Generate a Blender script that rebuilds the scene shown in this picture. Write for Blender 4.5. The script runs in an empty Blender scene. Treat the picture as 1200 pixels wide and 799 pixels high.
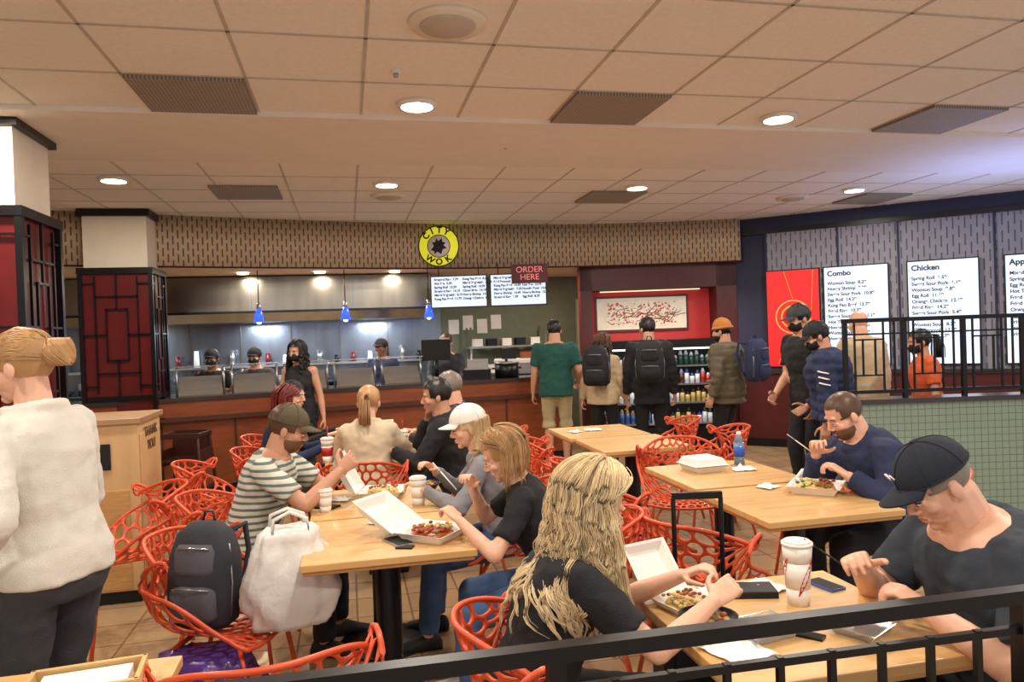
import bpy, bmesh, math, random
from mathutils import Vector, Matrix, noise, geometry
V=Vector
random.seed(7)
A=math.radians(12.5); CA=math.cos(A); SA=math.sin(A)
def W(x,y,z=0.0):
    """camera-frame coordinates estimated from image pixels (x right / y ahead of the camera) -> room coordinates"""
    return V((x*CA+y*SA, -x*SA+y*CA, z))
sc=bpy.context.scene
REAL=sc.collection
class _P:
    def __init__(s): s.l=[]
    def link(s,o): s.l.append(o)
class _C: pass
COL=_C(); COL.objects=_P()
def lin(r,g,b):
    f=lambda c:(c/255/12.92) if c/255<=.04045 else ((c/255+.055)/1.055)**2.4
    return (f(r),f(g),f(b),1)
# ---------------- materials
def mat(name,col,rough=.55,metal=0,var=.10,scale=9,bump=0,bscale=60,emit=0,ecol=None,trans=0,coat=0,stretch=None,sss=0):
    m=bpy.data.materials.new(name); m.use_nodes=True; nt=m.node_tree; b=nt.nodes['Principled BSDF']
    col=lin(*col)
    b.inputs['Roughness'].default_value=rough; b.inputs['Metallic'].default_value=metal
    if trans: b.inputs['Transmission Weight'].default_value=trans
    if coat: b.inputs['Coat Weight'].default_value=coat
    if sss: b.inputs['Subsurface Weight'].default_value=sss; b.inputs['Subsurface Scale'].default_value=.012
    tc=nt.nodes.new('ShaderNodeTexCoord'); mp=nt.nodes.new('ShaderNodeMapping'); nt.links.new(tc.outputs['Object'],mp.inputs[0])
    if stretch: mp.inputs['Scale'].default_value=stretch
    no=nt.nodes.new('ShaderNodeTexNoise'); no.inputs['Scale'].default_value=scale; no.inputs['Detail'].default_value=4
    nt.links.new(mp.outputs[0],no.inputs['Vector'])
    mx=nt.nodes.new('ShaderNodeMix'); mx.data_type='RGBA'
    mx.inputs[6].default_value=tuple(max(0,c*(1-var*2)) for c in col[:3])+(1,)
    mx.inputs[7].default_value=tuple(min(1,c*(1+var*2)) for c in col[:3])+(1,)
    nt.links.new(no.outputs['Fac'],mx.inputs[0]); nt.links.new(mx.outputs[2],b.inputs['Base Color'])
    if bump:
        n2=nt.nodes.new('ShaderNodeTexNoise'); n2.inputs['Scale'].default_value=bscale; n2.inputs['Detail'].default_value=3
        nt.links.new(mp.outputs[0],n2.inputs['Vector'])
        bp=nt.nodes.new('ShaderNodeBump'); bp.inputs['Strength'].default_value=bump; bp.inputs['Distance'].default_value=.01
        nt.links.new(n2.outputs['Fac'],bp.inputs['Height']); nt.links.new(bp.outputs[0],b.inputs['Normal'])
    if emit:
        b.inputs['Emission Strength'].default_value=emit
        if ecol: b.inputs['Emission Color'].default_value=lin(*ecol)
        else: nt.links.new(mx.outputs[2],b.inputs['Emission Color'])
    return m
def mth(nt,op,a,b=None):
    n=nt.nodes.new('ShaderNodeMath'); n.operation=op
    for i,q in enumerate((a,b)):
        if q is None: continue
        if isinstance(q,(int,float)): n.inputs[i].default_value=q
        else: nt.links.new(q,n.inputs[i])
    return n.outputs[0]
def slotmat(name,base,slot,du,dv,wu,wv,rough=.6,uv='UV',offset=True,metal=0,axes=(0,1)):
    m=mat(name,base,rough,metal=metal,var=.06); nt=m.node_tree; b=nt.nodes['Principled BSDF']
    src=b.inputs['Base Color'].links[0].from_socket
    tc=nt.nodes.new('ShaderNodeTexCoord'); sp=nt.nodes.new('ShaderNodeSeparateXYZ'); nt.links.new(tc.outputs[uv],sp.inputs[0])
    u=mth(nt,'DIVIDE',sp.outputs[axes[0]],du); v=mth(nt,'DIVIDE',sp.outputs[axes[1]],dv)
    if offset:
        col=mth(nt,'FLOOR',u); od=mth(nt,'MULTIPLY',mth(nt,'MODULO',col,2.0),.5); v=mth(nt,'ADD',v,od)
    fu=mth(nt,'ABSOLUTE',mth(nt,'SUBTRACT',mth(nt,'FRACT',u),.5)); fv=mth(nt,'ABSOLUTE',mth(nt,'SUBTRACT',mth(nt,'FRACT',v),.5))
    k=mth(nt,'MULTIPLY',mth(nt,'LESS_THAN',fu,wu),mth(nt,'LESS_THAN',fv,wv))
    mx=nt.nodes.new('ShaderNodeMix'); mx.data_type='RGBA'; nt.links.new(k,mx.inputs[0]); nt.links.new(src,mx.inputs[6])
    mx.inputs[7].default_value=lin(*slot); nt.links.new(mx.outputs[2],b.inputs['Base Color'])
    return m
# ---------------- mesh builder
class MB:
    def __init__(s): s.v=[];s.f=[];s.m=[];s.mats=[];s.s=[]
    def mi(s,m):
        if m not in s.mats: s.mats.append(m)
        return s.mats.index(m)
    def add(s,vs,fs,m,sm=True):
        o=len(s.v); s.v+= [tuple(p) for p in vs]; k=s.mi(m)
        for f in fs: s.f.append([i+o for i in f]); s.m.append(k); s.s.append(sm)
    def box(s,c,sz,m,rz=0,R=None):
        c=V(c); M=R if R is not None else Matrix.Rotation(rz,3,'Z')
        vs=[c+M@V((x*sz[0]/2,y*sz[1]/2,z*sz[2]/2)) for x in(-1,1) for y in(-1,1) for z in(-1,1)]
        s.add(vs,[(0,1,3,2),(4,6,7,5),(0,4,5,1),(2,3,7,6),(0,2,6,4),(1,5,7,3)],m,False)
    def wall(s,p0,p1,z0,z1,th,m):
        p0=V((p0[0],p0[1],0));p1=V((p1[0],p1[1],0)); d=p1-p0; c=(p0+p1)/2
        s.box((c.x,c.y,(z0+z1)/2),(d.length,th,z1-z0),m,math.atan2(d.y,d.x))
    def rings(s,rs,m,capa=True,sm=True,closed=True):
        n=len(rs[0]); vs=[p for r in rs for p in r]; fs=[]
        for i in range(len(rs)-1):
            for j in range(n if closed else n-1):
                k=(j+1)%n; fs.append((i*n+j,i*n+k,(i+1)*n+k,(i+1)*n+j))
        if capa: fs.append(tuple(range(n))[::-1]); fs.append(tuple((len(rs)-1)*n+j for j in range(n)))
        s.add(vs,fs,m,sm)
    def cone(s,p0,p1,r0,r1,m,n=16,round0=False,round1=False,flat=None):
        p0=V(p0);p1=V(p1); d=(p1-p0)
        if d.length<1e-6: d=V((0,0,1e-4))
        d.normalize(); a=V((1,0,0)) if abs(d.x)<.8 else V((0,1,0)); e1=d.cross(a).normalized(); e2=d.cross(e1)
        def ring(c,r): return [c+e1*r*math.cos(2*math.pi*j/n)+e2*r*math.sin(2*math.pi*j/n) for j in range(n)]
        rs=[]
        if round0:
            for t in (85,60,35,12): rs.append(ring(p0-d*r0*math.sin(math.radians(t)),r0*math.cos(math.radians(t))))
        rs.append(ring(p0,r0)); rs.append(ring(p1,r1))
        if round1:
            for t in (12,35,60,85): rs.append(ring(p1+d*r1*math.sin(math.radians(t)),r1*math.cos(math.radians(t))))
        s.rings(rs,m)
    def cap(s,p0,p1,r0,r1,m,n=12): s.cone(p0,p1,r0,r1,m,n,True,True)
    def ell(s,c,r,m,M=None,nu=16,nv=10):
        c=V(c); rs=[]
        for i in range(nv+1):
            t=math.pi*(i+.02 if i==0 else (i-.02 if i==nv else i))/nv
            ring=[]
            for j in range(nu):
                q=V((r[0]*math.sin(t)*math.cos(2*math.pi*j/nu),r[1]*math.sin(t)*math.sin(2*math.pi*j/nu),-r[2]*math.cos(t)))
                ring.append(c+(M@q if M is not None else q))
            rs.append(ring)
        s.rings(rs,m)
    def tube(s,path,r,m,n=8,closed=False):
        path=[V(p) for p in path]; N=len(path); rs=[]
        cs=[(math.cos(2*math.pi*j/n),math.sin(2*math.pi*j/n)) for j in range(n)]
        for i,p in enumerate(path):
            if closed: d=path[(i+1)%N]-path[i-1]
            else: d=path[min(i+1,N-1)]-path[max(i-1,0)]
            d.normalize(); a=V((0,0,1)) if abs(d.z)<.9 else V((0,1,0)); e1=d.cross(a).normalized(); e2=d.cross(e1)
            rr=r[i] if isinstance(r,(list,tuple)) else r
            e1=e1*rr; e2=e2*rr
            rs.append([p+e1*c+e2*q for c,q in cs])
        if closed: rs.append(rs[0]); s.rings(rs,m,False)
        else: s.rings(rs,m)
    def xf(s,M): s.v=[tuple(M@V(p)) for p in s.v]; return s
    def mesh(s,name):
        me=bpy.data.meshes.new(name); me.from_pydata(s.v,[],s.f)
        for m in s.mats: me.materials.append(m)
        me.polygons.foreach_set('material_index',s.m); me.polygons.foreach_set('use_smooth',s.s); me.update(); return me
    def obj(s,name,parent=None,bevel=0,loc=None,rz=0):
        o=bpy.data.objects.new(name,s.mesh(name)); COL.objects.link(o)
        if parent: o.parent=parent
        if loc is not None: o.location=loc
        o.rotation_euler[2]=rz
        if bevel:
            b=o.modifiers.new('bevel','BEVEL'); b.width=bevel; b.segments=2; b.limit_method='ANGLE'
        return o
def evalmesh(o):
    REAL.objects.link(o)
    me=bpy.data.meshes.new_from_object(o.evaluated_get(bpy.context.evaluated_depsgraph_get())); old=o.data; bpy.data.objects.remove(o); bpy.data.meshes.remove(old); return me
def remesh(mb,name,parent,vox,sm=4,disp=None,fac=.5):
    o=bpy.data.objects.new('tmp',mb.mesh('tmp')); r=o.modifiers.new('r','REMESH'); r.mode='VOXEL'; r.voxel_size=vox; r.use_smooth_shade=True
    if sm: q=o.modifiers.new('s','SMOOTH'); q.factor=fac; q.iterations=sm
    me=evalmesh(o)
    me.name=name; me.materials.clear(); me.materials.append(mb.mats[0])
    if disp:
        nr=[v.normal.copy() for v in me.vertices]
        for v,k in zip(me.vertices,nr): v.co=v.co+k*disp(v.co)
    me.polygons.foreach_set('use_smooth',[True]*len(me.polygons)); me.polygons.foreach_set('material_index',[0]*len(me.polygons))
    ob=bpy.data.objects.new(name,me); COL.objects.link(ob); ob.parent=parent
    return ob
def empty(name,loc,rz=0):
    e=bpy.data.objects.new(name,None); e.empty_display_size=.1; COL.objects.link(e); e.location=loc; e.rotation_euler[2]=rz; return e
def parent_inv(p): return (Matrix.Translation(p.location)@p.rotation_euler.to_matrix().to_4x4()).inverted()
def text(name,body,c,r,u,size,m,parent=None,align='CENTER',space=1,bold=0):
    cu=bpy.data.curves.new(name,'FONT'); cu.body=body; cu.size=size; cu.align_x=align; cu.align_y='CENTER' if align=='CENTER' else 'TOP'; cu.extrude=.002; cu.space_line=space; cu.offset=bold
    cu.materials.append(m); o=bpy.data.objects.new(name,cu); COL.objects.link(o)
    r=V(r).normalized();u=V(u).normalized();n=r.cross(u)
    M=Matrix((r,u,n)).transposed().to_4x4(); M.translation=V(c)
    if parent: o.parent=parent; o.matrix_parent_inverse=parent_inv(parent)
    o.matrix_basis=M
    return o
# ---------------- palette
mCeil=mat('ceiling_tile',(238,234,226),.9,bump=.3,bscale=90,var=.04,scale=30)
mGrid=mat('ceiling_grid_metal',(192,184,172),.6)
mSoff=mat('soffit_paint',(232,226,218),.8,var=.03)
mBlack=mat('black_metal',(16,16,20),.35,metal=.3)
mBlackM=mat('black_matte',(14,14,16),.7)
mSteel=mat('stainless',(180,180,178),.28,metal=.85,var=.10,scale=3,stretch=(1,1,8))
mHood=mat('stainless_hood',(140,136,128),.24,metal=.92,var=.18,scale=2.5,stretch=(3,1,.4))
mSteelB=mat('stainless_wall',(136,146,160),.26,metal=.9,var=.25,scale=1.6,stretch=(3,1,.5))
mWood=mat('counter_wood',(134,68,36),.35,var=.2,scale=5,stretch=(1,1,6),coat=.25)
mDark=mat('dark_granite',(58,50,48),.22,var=.3,scale=70)
mRedPanel=mat('red_lacquer',(96,16,18),.35,var=.2)
mMaroon=mat('maroon_wall',(78,18,22),.45,var=.12)
mRedBright=mat('bright_red_wall',(178,40,40),.5,var=.06,emit=.25)  # self-glow added so the alcove back looks lit
mCream=mat('cream_column',(230,220,200),.7,var=.04)
mChair=mat('red_chair_plastic',(210,78,38),.38,var=.08,coat=.2)
mWhite=mat('white_foam',(236,232,226),.5,var=.02)
mPaper=mat('white_paper',(240,238,234),.8,var=.03)
mClear=mat('clear_plastic',(225,228,230),.12,var=.02,trans=.8)
mGreenWall=mat('green_wall',(112,120,98),.7)
mNavy=mat('navy_wall',(36,40,70),.6)
mGlow=mat('downlight_glow',(255,240,215),.5,emit=10,ecol=(255,236,206))
mScreenW=mat('screen_white',(120,125,135),.5,emit=1.18,ecol=(222,236,255),var=.01)
mMenuW=mat('menu_white',(120,122,124),.5,emit=1.0,ecol=(226,238,252),var=.01)
mScreenR=mat('screen_red',(190,30,34),.4,emit=.7,ecol=(228,34,34),var=.05)
mGold=mat('gold_print',(225,180,90),.5,emit=.5)
mTxt=mat('ink',(24,24,34),.7)
mTxt2=mat('menu_ink',(44,48,70),.7)
mTxt3=mat('etched_lettering',(104,74,48),.7)
mYellow=mat('sign_yellow',(210,206,50),.5,emit=.75,var=.02)
mPink=mat('pink_print',(230,130,130),.6,emit=.4)
def bamboo():
    m=mat('bamboo',(216,172,112),.40,var=.08,scale=3,stretch=(1,14,1),coat=.15); nt=m.node_tree; b=nt.nodes['Principled BSDF']
    src=b.inputs['Base Color'].links[0].from_socket
    tc=nt.nodes.new('ShaderNodeTexCoord'); sp=nt.nodes.new('ShaderNodeSeparateXYZ'); nt.links.new(tc.outputs['Object'],sp.inputs[0])
    r=mth(nt,'FLOOR',mth(nt,'MULTIPLY',sp.outputs[1],32)); cx=mth(nt,'FLOOR',mth(nt,'ADD',mth(nt,'MULTIPLY',sp.outputs[0],2.2),mth(nt,'MULTIPLY',r,.37)))
    wn=nt.nodes.new('ShaderNodeTexWhiteNoise'); cb=nt.nodes.new('ShaderNodeCombineXYZ'); nt.links.new(r,cb.inputs[0]); nt.links.new(cx,cb.inputs[1]); nt.links.new(cb.outputs[0],wn.inputs['Vector'])
    mx=nt.nodes.new('ShaderNodeMix'); mx.data_type='RGBA'; mx.blend_type='MULTIPLY'; mx.inputs[0].default_value=1
    k=mth(nt,'ADD',mth(nt,'MULTIPLY',wn.outputs['Value'],.24),.80); cc=nt.nodes.new('ShaderNodeCombineXYZ')
    for i in range(3): nt.links.new(k,cc.inputs[i])
    nt.links.new(src,mx.inputs[6]); nt.links.new(cc.outputs[0],mx.inputs[7]); nt.links.new(mx.outputs[2],b.inputs['Base Color'])
    return m
mBam=bamboo()
mBamE=mat('bamboo_edge',(192,146,90),.5,var=.15,stretch=(1,1,20))
# ---------------- ROOM
def room():
    fm=mat('floor_tile_mat',(176,148,112),.22,var=.12,scale=4); nt=fm.node_tree; b=nt.nodes['Principled BSDF']; src=b.inputs['Base Color'].links[0].from_socket
    tc=nt.nodes.new('ShaderNodeTexCoord'); br=nt.nodes.new('ShaderNodeTexBrick'); br.offset=0; br.inputs['Scale'].default_value=1; br.inputs['Mortar Size'].default_value=.006
    br.inputs['Brick Width'].default_value=.31; br.inputs['Row Height'].default_value=.31; br.inputs['Color1'].default_value=(1,1,1,1); br.inputs['Color2'].default_value=(.82,.8,.78,1); br.inputs['Mortar'].default_value=(.45,.42,.4,1)
    nt.links.new(tc.outputs['Object'],br.inputs['Vector']); mx=nt.nodes.new('ShaderNodeMix'); mx.data_type='RGBA'; mx.blend_type='MULTIPLY'; mx.inputs[0].default_value=1
    nt.links.new(src,mx.inputs[6]); nt.links.new(br.outputs['Color'],mx.inputs[7]); nt.links.new(mx.outputs[2],b.inputs['Base Color'])
    f=MB(); f.box((2,4.6,-.05),(13,13.6,.1),fm); f.obj('floor')
    c=MB(); c.box((2,1.37,3.05),(13,6.77,.1),mCeil); c.box((2,5.37,3.035),(13,1.25,.13),mSoff); c.box((2,8.7,3.05),(13,5.4,.1),mCeil)
    c.obj('ceiling')
    g=MB()
    for a,b_ in ((-1.9,4.755),(5.99,10.5)):
        k=-9
        while True:
            u=1.965+.61*k; k+=1
            if u>8.4: break
            if u<-4.4: continue
            g.box((u,(a+b_)/2,2.999),(.017,b_-a,.006),mGrid)
        v=4.755 if a<0 else 5.99+.61
        while a<v<b_+.01:
            g.box((2,v,2.9985),(12.8,.017,.005),mGrid); v+= -.61 if a<0 else .61
    g.obj('trim_ceiling_grid')
    pts=[(-4.4,8.0),(-3.4,8.25),(-1.96,8.67),(-.5,9.05),(1.25,9.38),(3.29,9.4),(5.12,8.97)]
    def cr(t):
        n=len(pts)-1; i=min(int(t*n),n-1); f=t*n-i
        P=[V(pts[max(0,min(n,i+k))]) for k in (-1,0,1,2)]
        return .5*((2*P[1])+(P[2]-P[0])*f+(2*P[0]-5*P[1]+4*P[2]-P[3])*f*f+(3*P[1]-P[0]-3*P[2]+P[3])*f**3)
    cv=[cr(i/60) for i in range(61)]
    fac=slotmat('perforated_panel',(184,162,134),(92,72,58),.05,.13,.15,.35,offset=True)
    me=bpy.data.meshes.new('wall_facade'); vs=[];fs=[];s=0;S=[0]
    for i in range(1,61): s+=(cv[i]-cv[i-1]).length; S.append(s)
    for i,p in enumerate(cv): vs+=[(p.x,p.y,2.455),(p.x,p.y,3.0)]
    for i in range(60): fs.append((2*i,2*i+2,2*i+3,2*i+1))
    me.from_pydata(vs,[],fs); ul=me.uv_layers.new(name='UVMap')
    for p in me.polygons:
        for li in p.loop_indices:
            vi=me.loops[li].vertex_index; ul.data[li].uv=(S[vi//2]+10,vs[vi][2])
        p.use_smooth=True
    me.materials.append(fac); o=bpy.data.objects.new('wall_facade',me); COL.objects.link(o); so=o.modifiers.new('s','SOLIDIFY'); so.thickness=.06; so.offset=1
    t=MB()
    for z in (2.45,2.985): t.tube([(p.x,p.y-.01,z) for p in cv],.014,mMaroon if z<2.6 else mBlack,6)
    t.obj('trim_facade')
    kc=MB(); vs=[(p.x,p.y+.02,2.46) for p in cv]+[(5.12,11.4,2.46),(-4.4,11.4,2.46)]
    kc.add(vs,[tuple(range(len(vs)))],mat('kitchen_ceiling_mat',(220,190,150),.7),False); kc.obj('ceiling_kitchen')
    w=MB(); w.box((-1.6,11.35,1.5),(6.0,.1,3.1),mSteelB); w.box((3.6,11.35,1.5),(4.4,.1,3.1),mGreenWall)
    for i in range(4): w.box((1.6+.22*i,11.295,1.72+.06*(i%2)),(.16,.01,.22),mPaper)
    w.obj('wall_back')
    w=MB(); w.box((-4.45,4.6,1.5),(.1,13.6,3.1),mat('left_wall_paint',(166,150,132),.7)); w.obj('wall_left')
    h=MB(); vs=[(-4.2,10.1,1.98),(1.15,10.1,1.98),(1.15,10.1,2.44),(-4.2,10.1,2.44),(-4.2,11.25,1.86),(1.15,11.25,1.86),(1.15,11.25,2.44),(-4.2,11.25,2.44),(-4.2,10.22,1.86),(1.15,10.22,1.86)]
    h.add(vs,[(0,1,2,3),(0,8,9,1),(8,4,5,9),(1,9,5,6,2),(3,2,6,7),(0,3,7,4,8)],mHood,False)
    for u in (-3.0,-1.2,0.1): h.box((u,10.09,2.2),(.015,.02,.46),mSteelB)
    h.box((-1.5,10.09,1.985),(5.3,.03,.03),mBlack)
    h.obj('kitchen_exhaust_hood')
    k=MB(); k.box((-1.5,10.85,.45),(5.3,.75,.9),mSteel)
    for i in range(6):
        u=-3.6+i*.85; k.box((u,10.83,.93),(.6,.55,.05),mBlackM); k.cone((u-.13,10.8,.96),(u-.13,10.8,1.02),.14,.2,mBlack); k.cone((u+.2,10.9,.96),(u+.2,10.9,1.12),.11,.12,mSteel)
        k.tube([(u-.13,10.6,1.0),(u-.13,10.35,1.08)],.012,mBlack)
        k.box((u+.05,10.46,.8),(.7,.02,.1),mBlackM)
        for q_ in (-.2,0,.2): k.cone((u+q_,10.45,.8),(u+q_,10.42,.8),.02,.02,mSteel,10)
    k.box((-1.5,11.19,1.25),(5.3,.16,.03),mSteel)
    rn=random.Random(5)
    for i in range(22): u=-4+i*.24; k.cone((u,11.17,1.265),(u,11.17,1.265+rn.uniform(.1,.24)),.04,.03,[mSteel,mBlack,mRedPanel,mPaper,mBlackM][i%5],10)
    for u in (-3.6,-2.9,-2.2,-1.5,-.8,-.1,.6): k.box((u,11.27,1.56),(.012,.02,.6),mHood)
    k.obj('cooking_range')
    cp=[(-4.2,7.95),(-3.0,8.12),(-1.9,8.32),(-.5,8.62),(1.05,8.86),(2.7,9.05)]
    ct=MB()
    def strip(off,z0,z1,th,m):
        for a,b_ in zip(cp[:-1],cp[1:]):
            d=(V(b_)-V(a)).normalized(); n=V((-d.y,d.x)); ct.wall(V(a)+n*off-d*.02,V(b_)+n*off+d*.02,z0,z1,th,m)
    strip(0,.0,.12,.06,mBlackM); strip(-.03,.1,.80,.06,mWood); strip(-.06,.80,.84,.14,mat('wood_dark_rail',(74,40,28),.4)); strip(0.02,.84,1.0,.06,mWood)
    strip(.22,1.0,1.04,.50,mDark); strip(.45,.0,1.0,.04,mSteel)
    sm_=mat('seam',(70,36,22),.5)
    for a,b_ in zip(cp[:-1],cp[1:]):
        for f in (.0,.5):
            p=V(a).lerp(V(b_),f); ct.box((p.x,p.y-.07,.45),(.015,.02,.68),sm_)
    ct.obj('service_counter')
    sg=MB()
    for i in range(5):
        p=V(cp[2]).lerp(V(cp[4]),(i+.55)/5.3)+V((0,.35)); ang=math.atan2(.5,2.95)
        R=Matrix.Rotation(ang,3,'Z')@Matrix.Rotation(math.radians(50),3,'X')
        sg.box((p.x,p.y,1.13),(.44,.28,.012),mSteel,R=R)
        for sx in (-.24,.24):
            q=p+V((sx*math.cos(ang),sx*math.sin(ang))); sg.cone((q.x,q.y,1.04),(q.x,q.y,1.34),.012,.012,mSteel)
        sg.box((p.x,p.y+.1,1.35),(.5,.25,.008),mClear,ang)
    sg.obj('serving_tray_rack')
room()
def column(name,u0,u1,v0,v1,zs,zt):
    c=MB(); cu=(u0+u1)/2; cv=(v0+v1)/2; w=u1-u0; d=v1-v0
    c.box((cu,cv,(zt+3)/2),(w-.06,d-.06,3-zt),mCream); c.box((cu,cv,2.96),(w+.02,d+.02,.07),mBlack); c.box((cu,cv,zt),(w+.05,d+.05,.06),mBlack)
    c.box((cu,cv,zt/2),(w-.03,d-.03,zt),mRedPanel); c.box((cu,cv,zs),(w+.02,d+.02,.05),mBlack); c.box((cu,cv,.06),(w+.02,d+.02,.12),mBlack)
    for a in (u0,u1):
        for b in (v0,v1): c.box((a,b,zt/2),(.04,.04,zt),mBlack)
    def bars(face):
        L=d if face=='r' else w
        def bar(a,b,z0,z1):
            ca=(a+b)/2; la=abs(b-a)+.018; hz=abs(z1-z0)+.014; z=(z0+z1)/2
            if face=='r': c.box((u1+.006,v0+ca*L,z),(.016,la*L if la>.03 else .014,hz),mBlack)
            else: c.box((u0+ca*L,v0-.006,z),(la*L if la>.03 else .014,.016,hz),mBlack)
        H=zt-zs
        for a,b,z0,z1 in ((.2,.2,.05,.95),(.8,.8,.05,.95),(.2,.8,.2,.2),(.2,.8,.8,.8),(.35,.35,.3,.7),(.65,.65,.3,.7),(.35,.65,.3,.3),(.35,.65,.7,.7),(0,.35,.5,.5),(.65,1,.5,.5),(.5,.5,.0,.3),(.5,.5,.7,1),(0,.2,.1,.1),(.8,1,.1,.1),(0,.2,.9,.9),(.8,1,.9,.9)):
            bar(a,b,zs+z0*H,zs+z1*H)
    bars('r'); bars('f'); c.obj(name)
column('lattice_column',-2.6,-1.86,4.9,5.5,1.05,2.42)
column('lattice_column',-2.60,-1.94,8.22,8.78,1.07,2.37)
for u,v in ((-1.9,4.47),(.46,4.49),(2.9,4.52),(-1.85,6.76),(.4,6.84),(2.84,6.88),(5.3,6.9),(5.3,4.5)):
    d=MB(); d.cone((u,v,2.999),(u,v,2.975),.125,.12,mSoff,24); d.cone((u,v,2.976),(u,v,2.972),.095,.095,mGlow,24); d.obj('recessed_downlight')
mVent=slotmat('vent_metal',(158,150,138),(112,104,94),.02,.02,.3,.3,uv='Object',offset=False)
for u,v in ((-.78,4.45),(1.66,4.45),(4.1,4.45),(-.86,7.28),(2.75,7.4),(5.9,7.4)):
    d=MB(); d.box((0,0,0),(.59,.59,.02),mVent); d.obj('air_vent_grille',loc=(u,v,2.988))
for u,v in ((.49,3.31),(.45,7.45),(4.9,7.4)):
    d=MB(); d.cone((u,v,3.0),(u,v,2.98),.18,.17,mCream,28); d.cone((u,v,2.982),(u,v,2.972),.13,.12,mGrid,28); d.obj('ceiling_speaker')
for u,v in ((.3,3.95),(1.2,5.4)):
    d=MB(); d.cone((u,v,3.0),(u,v,2.985),.03,.03,mSoff); d.cone((u,v,2.985),(u,v,2.965),.012,.012,mSteel); d.obj('fire_sprinkler')
mBlue=mat('blue_glass',(20,40,220),.2,emit=4,ecol=(30,60,255))
for x,y in ((-3.02,8.9),(-2.05,9.2),(-1.05,9.5)):
    p=W(x,y); d=MB(); d.cone((p.x,p.y,2.455),(p.x,p.y,2.06),.006,.006,mBlack); d.cone((p.x,p.y,2.06),(p.x,p.y,1.98),.02,.03,mSteel); d.cone((p.x,p.y,1.99),(p.x,p.y,1.83),.03,.06,mBlue,20); d.ell((p.x,p.y,1.84),(.03,.03,.03),mGlow); d.obj('pendant_lamp')
for x,y in ((-3.3,9.2),(-2.4,9.4),(-1.5,9.7)):
    p=W(x,y); d=MB(); d.cone((p.x,p.y,2.458),(p.x,p.y,2.44),.07,.065,mGlow,20); d.obj('recessed_downlight')
RV=V((CA,-SA,0)); FV=V((SA,CA,0)); UP=V((0,0,1))
def sign():
    c=W(-.87,9.3,2.71); e=empty('round_logo_sign',c)
    s=MB(); s.cone(FV*.0,-FV*.05,.25,.25,mYellow,40); s.cone(-FV*.05,-FV*.054,.145,.145,mTxt,40); s.cone(-FV*.054,-FV*.057,.135,.135,mPaper,40)
    pr=[(-.10,-.05),(-.06,.0),(-.08,.05),(-.04,.05),(-.03,.10),(.0,.06),(.04,.10),(.05,.05),(.09,.04),(.06,.01),(.10,-.03),(.05,-.04),(.03,-.10),(-.02,-.07),(-.05,-.10),(-.06,-.06)]
    vs=[RV*a+UP*b-FV*.062 for a,b in pr]; s.add(vs,[tuple(range(len(vs)))[::-1]],mTxt,False)
    s.tube([RV*.25*math.cos(t*math.pi/20)+UP*.25*math.sin(t*math.pi/20)-FV*.05 for t in range(40)],.008,mTxt,6,True)
    s.obj('disc',e)
    for i,ch in enumerate('CITY'):
        t=math.radians(140-i*27); u=RV*math.cos(t)+UP*math.sin(t); text('letter_%d'%i,ch,c+u*.197-FV*.057,(RV*math.sin(t)-UP*math.cos(t)),u,.105,mTxt,e,bold=.004)
    for i,ch in enumerate('WOK'):
        t=math.radians(-125+i*35); u=RV*math.cos(t)+UP*math.sin(t); text('letter_b%d'%i,ch,c+u*.197-FV*.057,(-RV*math.sin(t)+UP*math.cos(t)),-u,.105,mTxt,e,bold=.004)
sign()
WORDS=['Orange Chicken','Kung Pao Beef','Fried Rice','Chow Mein','Egg Roll','Steamed Rice','Beef Broccoli','Sweet Sour Pork','Mixed Vegetable','Honey Shrimp','Hot Tea','Wonton Soup','Noodle Bowl','Spring Roll']
def board(name,c,r,w,h,m,head,rows,size,tm=mTxt,cols=1,fr=mBlack,hang=0):
    r=V(r).normalized(); n=r.cross(UP); c=V(c); e=empty(name,c); ang=math.atan2(r.y,r.x); b=MB()
    b.box((0,0,0),(w,.05,h),fr,ang); b.box(n*.027,(w-.03,.01,h-.03),m,ang)
    if hang:
        for sx in (-.35,.35): b.cone(r*w*sx+UP*h/2,r*w*sx+UP*(h/2+hang),.006,.006,mBlack)
    b.obj('panel',e)
    if head: text('heading',head,c+n*.036-r*(w/2-.05)+UP*(h/2-size*.9),r,UP,size*1.6,tm,e,bold=.003,align='LEFT')
    for k in range(cols):
        body='\n'.join(random.choice(WORDS)+'  %d.%d9'%(random.randint(5,14),random.randint(1,9)) for _ in range(rows))
        text('items_%d'%k,body,c+n*.036-r*(w/2-.05-k*w/cols)+UP*(h/2-size*(3.4 if head else .8)),r,UP,size,tm,e,align='LEFT',space=1.25,bold=.0016)
    return e
board('menu_board',W(-.63,9.15,2.13),RV,.70,.40,mMenuW,None,6,.038,cols=2,hang=.13,tm=mTxt2)
board('menu_board',W(.10,9.15,2.13),RV,.70,.40,mMenuW,None,6,.038,cols=2,hang=.13,tm=mTxt2)
c=W(.24,9.0,2.31); e=empty('order_sign',c); b=MB(); b.box((0,0,0),(.44,.04,.23),mMaroon,-A); b.obj('panel',e)
text('lettering','ORDER\nHERE',c-FV*.024,RV,UP,.10,mPink,e,space=.9)
q0=V((3.40,9.8)); q1=V((5.82,8.4)); qd=(q1-q0)
def RW(s,off=0):
    p=q0+qd*s; n=V((-qd.y,qd.x)).normalized()*-1; p=p+n*off; return W(p.x,p.y)
mPerfB=slotmat('perforated_panel_cool',(146,146,160),(80,80,102),.06,.2,.12,.34,uv='UV')
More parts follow.
